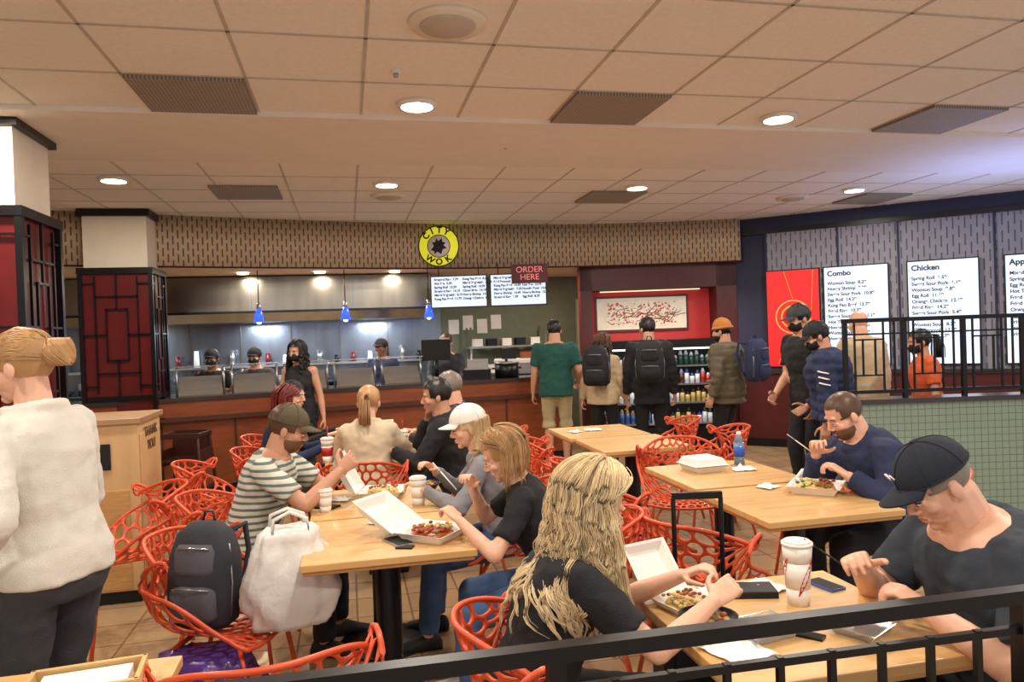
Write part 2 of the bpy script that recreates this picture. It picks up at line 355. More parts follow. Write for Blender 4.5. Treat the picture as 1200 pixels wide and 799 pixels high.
def rwall():
    a=RW(-.14); b=RW(1.9); w=MB(); w.wall(a,b,0,3.0,.08,mNavy)
    me=bpy.data.meshes.new('wall_panels'); a=RW(.0,.06); b=RW(1.8,.06); L=(b-a).length
    me.from_pydata([(a.x,a.y,1.0),(b.x,b.y,1.0),(b.x,b.y,2.78),(a.x,a.y,2.78)],[],[(0,1,2,3)]); ul=me.uv_layers.new(name='UVMap')
    for i,q in enumerate(((0,1),(L,1),(L,2.78),(0,2.78))): ul.data[i].uv=(q[0]+5,q[1])
    me.materials.append(mPerfB); o=bpy.data.objects.new('wall_right_perforated',me); COL.objects.link(o)
    t=w; t.wall(RW(-.14,.08),RW(1.9,.08),0,.95,.08,mMaroon); t.wall(RW(-.14,.09),RW(1.9,.09),.95,1.0,.12,mDark); t.wall(RW(-.14,.1),RW(1.9,.1),0,.1,.1,mBlack)
    t.wall(RW(-.14,.06),RW(1.9,.06),2.78,2.84,.06,mBlack)
    for s in (0.0,.31,.55,.9,1.25):
        a=RW(s-.004,.07); b=RW(s+.004,.07); t.wall(a,b,1,2.8,.03,mNavy)
    t.obj('wall_right')
    r=(RW(1)-RW(0)).normalized()
    n=r.cross(UP)
    c=RW(.116,.10); c.z=1.66
    e=empty('digital_menu_screen',c); b=MB(); ang=math.atan2(r.y,r.x); b.box((0,0,0),(.66,.04,1.26),mBlack,ang); b.box(n*.022,(.63,.01,1.23),mScreenR,ang)
    ring=[r*.21*math.cos(k*math.pi/16)+UP*(.21*math.sin(k*math.pi/16)+.02)+n*.03 for k in range(32)]; b.tube(ring,.008,mGold,6,True)
    b.cone(n*.028+UP*.02,n*.032+UP*.02,.15,.15,mGold,30); b.cone(n*.032+UP*.02,n*.034+UP*.02,.13,.13,mScreenR,30)
    b.tube([UP*.6+n*.03-r*.1,UP*.25+n*.03],.003,mGold,5); b.tube([-UP*.2+n*.03,-UP*.58+n*.03-r*.2],.003,mGold,5); b.tube([UP*.6+n*.03+r*.25,UP*.1+n*.03+r*.22],.003,mGold,5)
    b.obj('display',e); text('lettering','福',c+n*.037+UP*.02,r,UP,.16,mGold,e)
    for s,hd in ((.38,'Combo'),(.712,'Chicken'),(1.06,'Appetizers'),(1.42,'Drinks')):
        c=RW(s,.10); c.z=1.67; board('digital_menu_screen',c,r,.74,1.24,mScreenW,hd,11,.055,tm=mTxt2)
rwall()
def alcove():
    a=V((3.1,9.62)); b=V((5.14,9.1)); d=(b-a).normalized(); n=V((d.y,-d.x)); L=(b-a).length; ang=math.atan2(d.y,d.x)
    P=lambda s,o:(a+d*s+n*o)
    m=MB()
    def bx(s0,s1,z0,z1,o,th,mt): p=P((s0+s1)/2,o); m.box((p.x,p.y,(z0+z1)/2),(s1-s0,th,z1-z0),mt,ang)
    bx(0,L,0,2.46,-.45,.08,mRedBright); bx(0,.16,0,2.46,-.2,.45,mMaroon); bx(L-.28,L,0,2.46,-.2,.45,mMaroon); bx(0,L,2.13,2.46,-.2,.45,mMaroon)
    bx(.3,L-.42,2.118,2.13,-.36,.04,mat('warm_strip',(255,220,180),.5,emit=1.5)); m.obj('wall_alcove')
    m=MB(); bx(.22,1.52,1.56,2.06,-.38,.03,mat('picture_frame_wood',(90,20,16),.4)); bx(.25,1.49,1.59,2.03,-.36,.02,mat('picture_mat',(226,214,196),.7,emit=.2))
    mB=mat('branch_ink',(90,60,50),.7); mF=mat('blossom_pink',(206,96,98),.7)
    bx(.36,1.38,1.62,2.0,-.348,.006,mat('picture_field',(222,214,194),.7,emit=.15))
    for k in range(14):
        s=.42+random.random()*.8; z=1.68+random.random()*.14; pp=[]
        for j in range(6): q=P(s,-.335); pp.append((q.x,q.y,z)); s+=.02+random.random()*.05; z+=random.uniform(-.02,.055)
        pp=[p for p in pp if p[2]<1.97]
        if len(pp)>1: m.tube(pp,.004,mB,4)
    for k in range(260):
        q=P(.40+.93*random.random(),-.335); z=1.66+.30*random.random()**.9; r=random.uniform(.005,.015); m.ell((q.x,q.y,z),(r,.004,r),mF,nu=6,nv=4)
    m.obj('framed_blossom_painting')
    cols=[mat('drink_%d'%i,c,.3,emit=.12) for i,c in enumerate([(150,36,30),(200,205,215),(40,70,60),(190,196,205),(50,80,140),(170,150,90),(60,36,26),(150,170,190)])]  # bottles and cooler inside glow slightly, standing in for the lit interior
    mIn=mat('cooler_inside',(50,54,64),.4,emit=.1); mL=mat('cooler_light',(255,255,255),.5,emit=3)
    for s0,s1 in ((.17,1.0),(1.04,1.78)):
        m=MB(); bx(s0,s1,0,.12,.1,.6,mBlack); bx(s0,s0+.05,.1,1.42,.1,.6,mBlack); bx(s1-.05,s1,.1,1.42,.1,.6,mBlack); bx(s0,s1,1.34,1.44,.1,.6,mBlack); bx(s0,s1,.1,1.4,-.18,.04,mIn); bx(s0+.05,s1-.05,.12,.3,.38,.05,mBlack)
        bx(s0+.06,s1-.06,1.31,1.33,.34,.04,mL)
        for z,o in ((.35,.12),(.62,.1),(.86,.08),(1.1,.06)):
            bx(s0+.05,s1-.05,z-.02,z,o,.46,mSteel); k=s0+.10; ci=random.randrange(7)
            while k<s1-.08:
                if random.random()<.3: ci=random.randrange(8)
                q=P(k,o+.16); hh=random.choice([.13,.17,.19]); m.cone((q.x,q.y,z),(q.x,q.y,z+hh*.7),.03,.03,cols[ci],10); m.cone((q.x,q.y,z+hh*.7),(q.x,q.y,z+hh),.028,.012,cols[(ci+1)%8],10); k+=.07
        m.obj('open_drink_cooler')
alcove()
def clutter():
    p=W(-.95,9.25); m=MB(); m.box((p.x,p.y,1.055),(.2,.18,.03),mBlack); m.cone((p.x,p.y,1.06),(p.x,p.y,1.3),.025,.02,mBlack); m.box((p.x,p.y,1.42),(.36,.04,.26),mBlack,-A); m.box((p.x,p.y-.023,1.42),(.33,.005,.23),mBlackM,-A); m.obj('register_monitor')
    p=W(-.08,9.35); m=MB(); m.cone((p.x,p.y,1.04),(p.x,p.y,1.22),.15,.15,mBlack,24); m.cone((p.x,p.y,1.22),(p.x,p.y,1.24),.16,.15,mSteel,24); m.ell((p.x,p.y,1.26),(.02,.02,.02),mBlack); m.tube([(p.x-.19,p.y,1.16),(p.x+.19,p.y,1.16)],.012,mBlack); m.obj('soup_kettle')
    p=W(-.45,9.3); m=MB(); m.box((p.x,p.y,1.1),(.34,.26,.12),mBlack,-A); m.box((p.x,p.y-.06,1.2),(.26,.02,.18),mSteel,-A); m.box((p.x,p.y,1.17),(.3,.2,.02),mSteel,-A); m.obj('cash_register')
    p=W(.05,10.2); m=MB(); m.box((p.x,p.y,.6),(.55,.5,1.2),mSteel,-A); m.box((p.x,p.y,1.22),(.6,.54,.05),mPaper,-A); m.box((p.x-.1,p.y,1.32),(.2,.25,.14),mBlack,-A); m.box((p.x+.15,p.y,1.29),(.18,.2,.09),mWood,-A); m.box((p.x,p.y-.26,.9),(.45,.02,.3),mBlack,-A); m.obj('steel_prep_cabinet')
    m=MB()
    for z in (.6,1.0,1.4): m.box((2.35,11.0,z),(1.2,.4,.03),mSteel)
    for x in (1.78,2.92):
        for y in (10.82,11.18): m.cone((x,y,0),(x,y,1.7),.015,.015,mSteel)
    for i in range(5): m.box((1.9+i*.22,11,1.075),(.16,.2,.12),mPaper if i%2 else mWood); m.box((1.9+i*.22,11,1.47),(.14,.2,.11),mBlackM if i%2 else mPaper)
    m.obj('storage_shelf')
    m=MB(); m.box((4.0,11.26,1.05),(.9,.06,2.1),mat('door_paint',(170,170,150),.5)); m.box((4.0,11.22,1.62),(.5,.02,.5),mat('door_glass',(130,180,230),.2,emit=.6)); m.box((4.35,11.21,1.0),(.04,.05,.14),mSteel); m.obj('door_1')
    e=W(-3.22,7.25); mW=mat('high_chair_wood',(58,26,18),.4); m=MB()
    for sx in (-1,1):
        for sy in (-1,1): m.cone((sx*.22,sy*.2,0),(sx*.17,sy*.13,.74),.018,.018,mW,8)
        m.box((sx*.18,0,.72),(.03,.3,.04),mW); m.box((sx*.2,0,.2),(.025,.36,.03),mW); m.box((sx*.19,0,.5),(.02,.3,.16),mW)
    m.box((0,.14,.62),(.36,.025,.26),mW); m.box((0,0,.48),(.34,.3,.025),mW); m.box((0,-.14,.72),(.38,.03,.05),mW); m.box((0,-.18,.25),(.4,.025,.04),mW)
    m.obj('wooden_high_chair',loc=e,rz=-A,bevel=.004)
clutter()
def halfwall():
    a=W(2.40,5.4); b=W(5.4,5.4)
    br=slotmat('green_mosaic_tile',(98,122,110),(146,166,150),.05,.05,.45,.45,uv='Object',offset=False,rough=.25,axes=(0,2))
    c=(a+b)/2; o=MB(); o.box((0,0,.5),(3.0,.14,1.0),br); o.box((0,0,1.015),(3.06,.2,.035),mDark); o.box((0,-.075,.05),(3.0,.02,.1),mBlack); o.obj('wall_half_partition',loc=(c.x,c.y,0),rz=-A)
    m=MB()
    m.box((0,0,1.60),(3.0,.03,.03),mBlack); m.box((0,0,1.08),(3.0,.025,.025),mBlack)
    x=-1.48
    m.box((0,0,1.5),(2.96,.012,.012),mBlack)
    while x<1.5:
        m.box((x,0,1.32),(.03,.03,.58),mBlack)
        for k,(x0,x1,z0,z1) in enumerate(((.07,.07,1.08,1.6),(.28,.28,1.08,1.6),(.07,.28,1.2,1.2),(.07,.28,1.46,1.46),(.13,.13,1.2,1.46),(.22,.22,1.2,1.46),(.36,.36,1.08,1.6))):
            m.box((x+(x0+x1)/2,0,(z0+z1)/2),(abs(x1-x0)+.012,.012,abs(z1-z0)+.012),mBlack)
        x+=.43
    m.obj('partition_railing',loc=(c.x,c.y,0),rz=-A)
halfwall()
def rail():
    p0=W(-1.5,1.10); p1=W(1.9,1.79); d=(p1-p0).normalized(); L=(p1-p0).length; ang=math.atan2(d.y,d.x); m=MB(); c=(p0+p1)/2
    m.box((c.x,c.y,.985),(L,.035,.030),mBlack,ang); m.box((c.x,c.y,.91),(L,.016,.016),mBlack,ang); m.box((c.x,c.y,.12),(L,.02,.02),mBlack,ang)
    k=.06; i=0
    while k<L:
        p=p0+d*k; post=(i%9==4)
        m.box((p.x,p.y,.49),(.034,.034,.98) if post else (.014,.014,.86),mBlack,ang)
        if post: m.box((p.x,p.y,.01),(.1,.1,.02),mBlack,ang)
        k+=.118; i+=1
    m.obj('foreground_railing')
rail()
# ---------------- furniture
def table(x,y,sx=.68,sy=.68):
    p=W(x,y); m=MB(); m.box((0,0,.735),(sx,sy,.03),mBam); m.box((0,0,.712),(sx-.02,sy-.02,.016),mBamE)
    m.box((0,0,.695),(.4,.4,.02),mBlack); m.cone((0,0,.03),(0,0,.7),.055,.055,mBlack,20); m.cone((0,0,.012),(0,0,.045),.23,.06,mBlack,28); m.cone((0,0,0),(0,0,.014),.235,.235,mBlack,28)
    return m.obj('bamboo_table',loc=p,bevel=.004)
for t in ((-.57,3.19),(-.72,3.88),(-1.02,5.35),(-1.17,6.05),(1.33,3.57),(1.19,4.28),(.87,5.55),(.69,6.25),(-1.19,1.62)): table(*t)
table(.77,2.13,.70,.68)
def chair_mesh():
    PR=[(0,.23,.425),(.12,.17,.447),(.3,.04,.44),(.46,-.10,.438),(.56,-.17,.465),(.66,-.215,.54),(.8,-.245,.66),(1,-.29,.82)]
    def prof(b):
        for (b0,y0,z0),(b1,y1,z1) in zip(PR[:-1],PR[1:]):
            if b<=b1: f=(b-b0)/(b1-b0); return y0+(y1-y0)*f,z0+(z1-z0)*f
        return PR[-1][1:]
    ss=lambda a,b,x:(lambda t:t*t*(3-2*t))(max(0,min(1,(x-a)/(b-a))))
    def F(a,b):
        y,z=prof(b); aa=abs(a); w=.225+.05*ss(0,.5,b)-.03*ss(.7,1,b)
        arm=.03+.20*ss(.05,.5,b)*(1-ss(.62,1,b))
        z+=arm*aa**3; z-=.10*ss(.75,1,b)*aa**3.5
        y+=.20*ss(.5,.85,b)*aa**2.4
        return V((a*w*(1+.08*aa**2),y,z))
    rnd=random.Random(3); pts=[]
    for j in range(-1,15):
        for i in range(-1,11):
            a=-1+2*(i+.5+(.5 if j%2 else 0)-.25)/10; b=(j+.5)/14
            pts.append(V((a+rnd.uniform(-.065,.065),b+rnd.uniform(-.022,.022))))
    vs,es,fs=geometry.delaunay_2d_cdt([V((p.x*.3,p.y*.8)) for p in pts],[],[],0,1e-5)[:3]
    cent=[]
    for f in fs:
        c=sum((vs[i] for i in f),V((0,0)))/3; cent.append(V((max(-1,min(1,c.x/.3)),max(0,min(1,c.y/.8)))))
    inc={}
    for k,f in enumerate(fs):
        for i in f: inc.setdefault(i,[]).append(k)
    bm=bmesh.new(); bv=[bm.verts.new(F(c.x,c.y)) for c in cent]
    for i,ks in inc.items():
        p=V((vs[i].x/.3,vs[i].y/.8))
        if len(ks)<5: continue
        if not(-1.08<p.x<1.08 and -.05<p.y<1.05): continue
        ks=sorted(ks,key=lambda k:math.atan2(cent[k].y-p.y,(cent[k].x-p.x)*.35))
        try: bm.faces.new([bv[k] for k in ks])
        except ValueError: pass
    bmesh.ops.remove_doubles(bm,verts=bm.verts,dist=.003)
    bmesh.ops.recalc_face_normals(bm,faces=bm.faces)
    bmesh.ops.delete(bm,geom=[f for f in bm.faces if f.calc_area()<.00025],context='FACES_ONLY')
    keep=list(bm.faces); bmesh.ops.inset_individual(bm,faces=keep,thickness=.0062,depth=0)
    bmesh.ops.delete(bm,geom=keep,context='FACES_ONLY')
    me=bpy.data.meshes.new('c'); bm.to_mesh(me); bm.free(); o=bpy.data.objects.new('c',me)
    s=o.modifiers.new('s','SOLIDIFY'); s.thickness=.011; s.offset=0; u=o.modifiers.new('u','SUBSURF'); u.levels=1
    me2=evalmesh(o)
    m=MB(); m.add([v.co for v in me2.vertices],[tuple(p.vertices) for p in me2.polygons],mChair)
    rim=[F(-1+2*i/24,1) for i in range(25)]+[F(1,1-i/24) for i in range(1,25)]+[F(1-2*i/24,0) for i in range(1,25)]+[F(-1,i/24) for i in range(1,24)]
    m.tube(rim,.009,mChair,8,True)
    for sx in (-1,1):
        m.tube([(sx*.06,.13,.425),(sx*.15,.15,.418),(sx*.19,.185,.36),(sx*.235,.235,0)],.0105,mChair,8)
        m.tube([(sx*.06,-.11,.42),(sx*.15,-.12,.412),(sx*.19,-.16,.36),(sx*.235,-.25,0)],.0105,mChair,8)
    m.tube([(-.15,.15,.418),(.15,.15,.418)],.009,mChair,8); m.tube([(-.15,-.12,.412),(.15,-.12,.412)],.009,mChair,8)
    return m.mesh('lattice_chair')
CH=chair_mesh()
def face_rz(deg): return math.radians(deg)-A-math.pi/2
def chair(x,y,deg):
    o=bpy.data.objects.new('lattice_armchair',CH); COL.objects.link(o); o.location=W(x,y); o.rotation_euler[2]=face_rz(deg)
for c in ((-1.22,3.02,-8),(-1.98,4.95,15),(-2.12,4.05,215),(-1.46,3.84,0),(-1.0,4.90,90),(.24,3.17,178),(-.02,3.92,180),(.10,2.07,5),(1.50,2.13,180),(2.04,3.85,186),
          (.80,3.12,38),(.60,3.92,20),(.50,4.5,5),(.16,6.15,0),(.32,5.45,0),(1.52,5.75,182),(1.30,6.4,180),(1.12,5.0,262),(1.87,4.5,180),(-.71,2.03,112),(-.34,5.15,180),(-.45,5.9,180),(-1.78,5.42,0),(-1.97,6.15,0)): chair(*c)
# ---------------- people
SK=mat('skin_fair',(224,174,148),.45,var=.07,scale=25,sss=.18,bump=.08,bscale=220); SK2=mat('skin_tan',(196,146,118),.45,var=.07,scale=25,sss=.15,bump=.08,bscale=220); SK3=mat('skin_brown',(150,104,80),.45,var=.07,scale=25,sss=.12)
LIP=mat('lips',(184,110,98),.5); EYEW=mat('eye_white',(235,230,225),.2,var=.01); EYED=mat('iris_dark',(40,28,22),.1)
def H(n,c,var=.16): return mat('hair_'+n,c,.42,var=var,scale=30,stretch=(1,1,.3))
HBl=H('blonde',(208,178,132)); HBl2=H('honey',(182,140,94)); HPl=H('platinum',(238,208,166),.14); HBr=H('brown',(84,58,42)); HBd=H('brown_beard',(104,70,50)); HDk=H('black',(26,22,22)); HRd=H('auburn',(112,34,30)); HGr=H('grey',(128,118,108))
def C(n,c,bump=.25,rough=.85,var=.10,bs=180): return mat('cloth_'+n,c,rough,var=var,scale=14,bump=bump,bscale=bs)
def ik(a,b,l1,l2,pole):
    d=b-a; L=d.length; mx=(l1+l2)*.995
    if L>mx: b=a+d*(mx/L); d=b-a; L=mx
    n=d.normalized(); x=(l1*l1-l2*l2+L*L)/(2*L); h=math.sqrt(max(l1*l1-x*x,0)); p=(pole-n*pole.dot(n)).normalized()
    return a+n*x+p*h,b
def hand(mb,w,f,pn,side,m,curl=32,s=1):
    f=f.normalized(); pn=(pn-f*pn.dot(f)).normalized(); lat=f.cross(pn)*(1 if side>0 else -1)
    rs=[]
    for t,rw,rt in ((-.03,.025,.021),(-.005,.026,.018),(.025,.034,.016),(.055,.040,.014),(.082,.040,.0125),(.094,.034,.008)):
        rs.append([w+f*t*s+lat*rw*s*math.cos(k*math.pi/7)+pn*rt*s*math.sin(k*math.pi/7) for k in range(14)])
    mb.rings(rs,m)
    for o,l,cc in ((.030,.072,.8),(.010,.080,1),(-.010,.074,1.1),(-.029,.058,1.2)):
        p=w+f*.084*s+lat*o*s; a=0; rr=.0088*s
        for sl,k in ((.46,.8),(.3,1.1),(.24,.8)):
            a+=math.radians(curl*k*cc); d=(f*math.cos(a)+pn*math.sin(a)+lat*o*1.2*max(0,math.cos(a))).normalized(); q=p+d*l*sl*s; mb.cap(p,q,rr,rr*.92,m,8); p=q; rr*=.92
    p=w+f*.018*s+lat*.022*s+pn*.006*s; rr=.0125*s
    for d,l in (((f*.55+lat*.8+pn*.3),.045),((f*.85+lat*.4+pn*.4),.034),((f*.9+lat*.1+pn*.5),.027)):
        q=p+d.normalized()*l*s; mb.cap(p,q,rr,rr*.85,m,8); p=q; rr*=.85
def shell(mb,HM,c,r,keep,m,amp=.004,fu=9,nu=40,nv=28):
    vs=[];fs=[]
    for i in range(nv+1):
        t=math.pi*i/nv
        for j in range(nu):
            a=2*math.pi*j/nu; k=1+noise.noise(V((math.cos(a)*fu,math.sin(a)*fu,t*2)))*amp/.09
            vs.append(V(c)+V((r[0]*math.sin(t)*math.sin(a),r[1]*math.sin(t)*math.cos(a),r[2]*math.cos(t)))*k)
    for i in range(nv):
        for j in range(nu):
            q=(i*nu+j,i*nu+(j+1)%nu,(i+1)*nu+(j+1)%nu,(i+1)*nu+j); ce=sum((vs[x] for x in q),V())/4
            if keep(ce): fs.append(q)
    mb.add([HM@v for v in vs],fs,m)
def strands(mb,HM,m,n=220,L=.3,r=.003,wave=.004,wl=.06,flare=.25,seed=1,vol=1.0,pm=58,clump=1,spread=.006,hat=False,avoid=None):
    rn=random.Random(seed)
    for _ in range(n):
        side=rn.choice((-1,1)); ph0=math.radians(rn.uniform(4,180)); ph=max(ph0,math.radians(pm+rn.uniform(0,12))) ; lay=rn.uniform(.0,1)*.014*vol
        path=[]; t0=math.radians(rn.uniform(4,50)); tE=math.radians(rn.uniform(88,108)); k=9; q=rn.uniform(0,6.28)
        if clump>1: q=side*ph*2.2+rn.uniform(-.7,.7)+lay*60
        if hat: ph0=ph; t0=math.radians(86); tE=math.radians(105); lay*=.5
        for i in range(k+1):
            f=i/k; t=t0+(tE-t0)*f; p_=ph0+(ph-ph0)*min(1,f*1.6); p_+=wave*5*math.sin(q+f*9)*f; p_*=side
            path.append(HM@V(((.085+lay)*math.sin(p_)*math.sin(t),(.101+lay)*math.cos(p_)*math.sin(t)-.012,(.093+lay)*math.cos(t)+.034)))
        p=path[-1].copy(); hc=HM@V((0,-.02,0)); out=V((p.x-hc.x,p.y-hc.y,0)).normalized(); Ls=L*rn.uniform(.72,1.08); st=.013; q2=q+1.5+rn.uniform(-.4,.4) if clump>1 else rn.uniform(0,6.28); am=wave*rn.uniform(.7,1.3); w_=wl*rn.uniform(.92,1.08)
        lat=V((-out.y,out.x,0)); base=p.copy(); s=0; ff=flare*rn.uniform(.35,1.2)
        while s<Ls:
            s+=st; fo=ff*s*(1-s/(Ls*1.6))
            b=base+out*fo+V((0,0,-s)); g=min(1,s/.06)
            if avoid: b=avoid(b,s,out)
            path.append(b+lat*am*g*math.sin(q+s/w_*6.28)+out*am*g*math.cos(q2+s/w_*6.28))
        if avoid:
            for _k in range(2):
                for i in range(11,len(path)-1): path[i]=path[i]*.6+(path[i-1]+path[i+1])*.2
        NP=len(path)
        for c_ in range(clump):
            if clump>1:
                o=V((rn.gauss(0,spread),rn.gauss(0,spread),rn.gauss(0,spread*.6))); ph2=rn.uniform(0,6.28)
                pp=[p+o*(.45+.55*math.sin(math.pi*min(1,i/NP+.12)))+lat*math.sin(ph2+i*.35)*spread*.15 for i,p in enumerate(path)]
                pp=pp[:max(6,NP-rn.randrange(0,4))]
            else: pp=path
            rr=[r*(1 if i<len(pp)-4 else (len(pp)-i)/5+.1) for i in range(len(pp))]
            mb.tube(pp,rr,m,3 if clump>1 else 4)
def person(name,x,y,face,sit=True,h=1.75,fem=False,bulk=1.0,lean=14,side=0,twist=0,head=(0,0,0),skin=SK,top=None,sleeve='long',bot=None,leg='long',shoe=None,
           hair=None,hst='short',hat=None,hatc=None,mask=None,beard=None,rh=None,lh=None,rf=None,lf=None,near=0,curl=32,belly=0,collar=False,hem=None,pz=None,hkw={},rpn=None,lpn=None,loose=0,repole=None,lepole=None,sw=None,emblem=None,quilt=0,marks=None,foldamp=.009):
    s=h/1.75; e=empty(name,W(x,y),face_rz(face)); vox=(.014,.010)[near]
    P=V((0,0,pz if pz else (.545 if sit else .925*s)))
    ln=math.radians(lean); sdl=math.radians(side); tw=math.radians(twist)
    def spine(t):
        n=12; p=P.copy()
        if t<0: return P+V((0,0,t*s)),V((0,0,1))
        for i in range(n):
            a=ln*(.55+.9*((i+.5)/n*t)/.53); p+=V((math.sin(sdl),math.sin(a),math.cos(a))).normalized()*(t*s/n)
        a=ln*(.55+.9*t/.53); return p,V((math.sin(sdl),math.sin(a),math.cos(a))).normalized()
    def ring(t,rx,ry,yo=0,n=24,pw=.85):
        c,u=spine(t); a=tw*max(t,0)/.53; lat=V((math.cos(a),math.sin(a),0)); lat=(lat-u*lat.dot(u)).normalized(); f=u.cross(lat)
        out=[]
        for k in range(n):
            ck=math.cos(2*math.pi*k/n); sk=math.sin(2*math.pi*k/n)
            out.append(c+lat*rx*s*math.copysign(abs(ck)**pw,ck)+f*(ry*s*math.copysign(abs(sk)**pw,sk)+yo*s))
        return out
    if fem: TR=[(-.09,.13,.10,0),(-.03,.168,.118,-.005),(.05,.165,.112,0),(.17,.128,.095,.005),(.30,.142,.108,.015),(.38,.150,.108,.01),(.44,.146,.088,0),(.485,.105,.07,-.005),(.53,.055,.055,0)]; SW=.155; ar=.86
    else: TR=[(-.09,.13,.10,0),(-.03,.162,.118,0),(.05,.16,.115,0),(.18,.148,.108,.005),(.30,.168,.118,.01),(.38,.182,.118,.005),(.44,.184,.104,0),(.49,.135,.085,-.005),(.535,.07,.065,0)]; SW=.188; ar=1.0
    if sw: SW=sw
    TR=[(t,rx*bulk,ry*bulk+belly*.5*math.exp(-((t-.13)/.12)**2),yo+belly*.5*math.exp(-((t-.13)/.12)**2)) for t,rx,ry,yo in TR]
    N,nu_=spine(.53); sc_,su=spine(.452); a=tw; lat=V((math.cos(a),math.sin(a),0))
    SH={1:sc_+lat*SW*s*bulk**.5,-1:sc_-lat*SW*s*bulk**.5}
    if rh is None: rh=(.16,.42,.83) if sit else (.27,.06,P.z-.12)
    if lh is None: lh=(-.16,.42,.83) if sit else (-.27,.06,P.z-.12)
    if rf is None: rf=(.13,.40,.085) if sit else (.10,.02,.085)
    if lf is None: lf=(-.13,.42,.085) if sit else (-.10,-.02,.085)
    arm={};leg_={}
    for sd,hd in ((1,rh),(-1,lh)):
        pole=(repole if sd>0 else lepole) or ((sd*.8,-.35,-1) if sit else (sd*.35,-1,-.2))
        el,wr=ik(SH[sd],V(hd),.285*s,.25*s,V(pole)); arm[sd]=(SH[sd],el,wr)
    for sd,ft in ((1,rf),(-1,lf)):
        hp=P+V((sd*.088*s,0,-.02*s)); kn,an=ik(hp,V(ft),.43*s,.41*s,V((sd*.15,.5,1)) if sit else V((sd*.05,1,.1))); leg_[sd]=(hp,kn,an)
    b=MB(); am=ar*bulk**.6
    b.rings([ring(*t) for t in TR],skin)
    hy,hp_,hr=[math.radians(q) for q in head]
    HR=Matrix.Rotation(hy,3,'Z')@Matrix.Rotation(-hp_,3,'X')@Matrix.Rotation(hr,3,'Y')
    hs=s**.5*(.96 if fem else 1.0)
    neck=N+V((0,.0,.038*s)); HC=neck+HR@V((0,.022,.088))*hs
    HM=Matrix.Translation(HC)@HR.to_4x4()@Matrix.Scale(hs,4)
    for sd in (1,-1):
        S_,E_,W_=arm[sd]; hp,kn,an=leg_[sd]
        b.cap(S_-V((sd*.03,0,.0)),S_,.055*am*s,.058*am*s,skin); b.cap(S_,E_,.052*am*s,.041*am*s,skin); m1=E_.lerp(W_,.3); b.cap(E_,m1,.040*am*s,.042*am*s,skin); b.cap(m1,W_,.042*am*s,.027*am*s,skin)
        b.cap(hp,kn,.084*bulk*s,.056*s,skin); cf=kn.lerp(an,.3); b.cap(kn,cf,.054*s,.056*s,skin); b.cap(cf,an,.056*s,.036*s,skin)
    remesh(b,'body',e,vox,3)
    hb=MB()
    for sd in (1,-1):
        S_,E_,W_=arm[sd]; f=(W_-E_).normalized(); pn=(rpn if sd>0 else lpn) or ((0,0,-1) if sit else (-sd,.2,0)); hand(hb,W_,f,V(pn),sd,skin,curl,s*(.93 if fem else 1.02))
    remesh(hb,'hands',e,.0042 if near else .0055,2)
    hb=MB(); T=lambda v:HM@V(v); RS=HR*hs
    el=lambda c,r:hb.ell(T(c),r,skin,RS,18,12)
    el((0,-.01,.035),(.076,.094,.085)); el((0,.022,-.02),(.064,.066,.082)); el((0,.03,-.070),(.047,.050,.036)); el((0,.066,-.094),(.020,.018,.016))
    for sx in (-1,1): el((sx*.037,.055,-.026),(.024,.026,.022)); el((sx*.078,-.008,-.008),(.009,.018,.029)); el((sx*.013,.094,-.033),(.008,.010,.007))
    hb.cap(T((-.034,.075,.024)),T((.034,.075,.024)),.012*hs,.012*hs,skin); hb.cap(T((0,.084,.014)),T((0,.105,-.026)),.007*hs,.0105*hs,skin); el((0,.082,-.062),(.024,.012,.014))
    for sx in (-1,1): hb.cap(T((sx*.02,.083,-.004)),T((sx*.04,.075,-.004)),.008*hs,.008*hs,skin)
    nk=(.054 if fem else .066)*s*bulk**.3; hb.cap(N-nu_*.05,T((0,-.02,-.05)),nk*1.1,nk*.95,skin)
    remesh(hb,'head',e,.004 if near else .0065,2)
    fb=MB()
    for sx in (-1,1):
        fb.ell(T((sx*.031,.0835,-.0035)),(.0115*hs,.0085*hs,.0058*hs),EYEW,HR,10,8); fb.ell(T((sx*.031,.0895,-.005)),(.0052*hs,.0035*hs,.0052*hs),EYED,HR,8,6)
        fb.tube([T((sx*.014,.0905,.020)),T((sx*.031,.090,.0265)),T((sx*.048,.078,.021))],.0030*hs,hair or HBr,5)
        fb.tube([T((sx*.018,.0885,.001)),T((sx*.031,.0925,.0035)),T((sx*.044,.082,.0)),],.0018*hs,HDk,4)
    fb.tube([T((-.021,.084,-.060)),T((-.008,.0925,-.0565)),T((0,.0918,-.058)),T((.008,.0925,-.0565)),T((.021,.084,-.060))],.0032*hs,LIP,6); fb.tube([T((-.016,.085,-.0635)),T((0,.0918,-.066)),T((.016,.085,-.0635))],.0038*hs,LIP,6)
    fb.obj('face_features',e)
    spl=[spine(.04*k) for k in range(0,13)]
    def avoid(p,sdist,out):
        best=min(range(13),key=lambda c:abs(spl[c][0].z-p.z)); c=spl[best][0]
        k=best*.04; rx,ry=(.17*bulk+.015)*s,(.125*bulk+.02)*s
        if k>.42: f_=max(0,(.53-k)/.11); rx=.06+(rx-.06)*f_; ry=.06+(ry-.06)*f_
        dx,dy=(p.x-c.x)/rx,(p.y-c.y)/ry; d2=math.hypot(dx,dy)
        if abs(p.z-c.z)<.05 and d2<1.0:
            if d2<.15: dy-=.3; d2=math.hypot(dx,dy)
            p=V((c.x+dx/d2*rx,c.y+dy/d2*ry,p.z))
        for sd in (1,-1):
            for f_ in (0,.25,.5,.75):
                c=arm[sd][0].lerp(arm[sd][1],f_); v=p-c; rr=.072*am*s+.008
                if v.length<rr: p=c+(v.normalized() if v.length>1e-4 else V((0,-1,0)))*rr
        return p
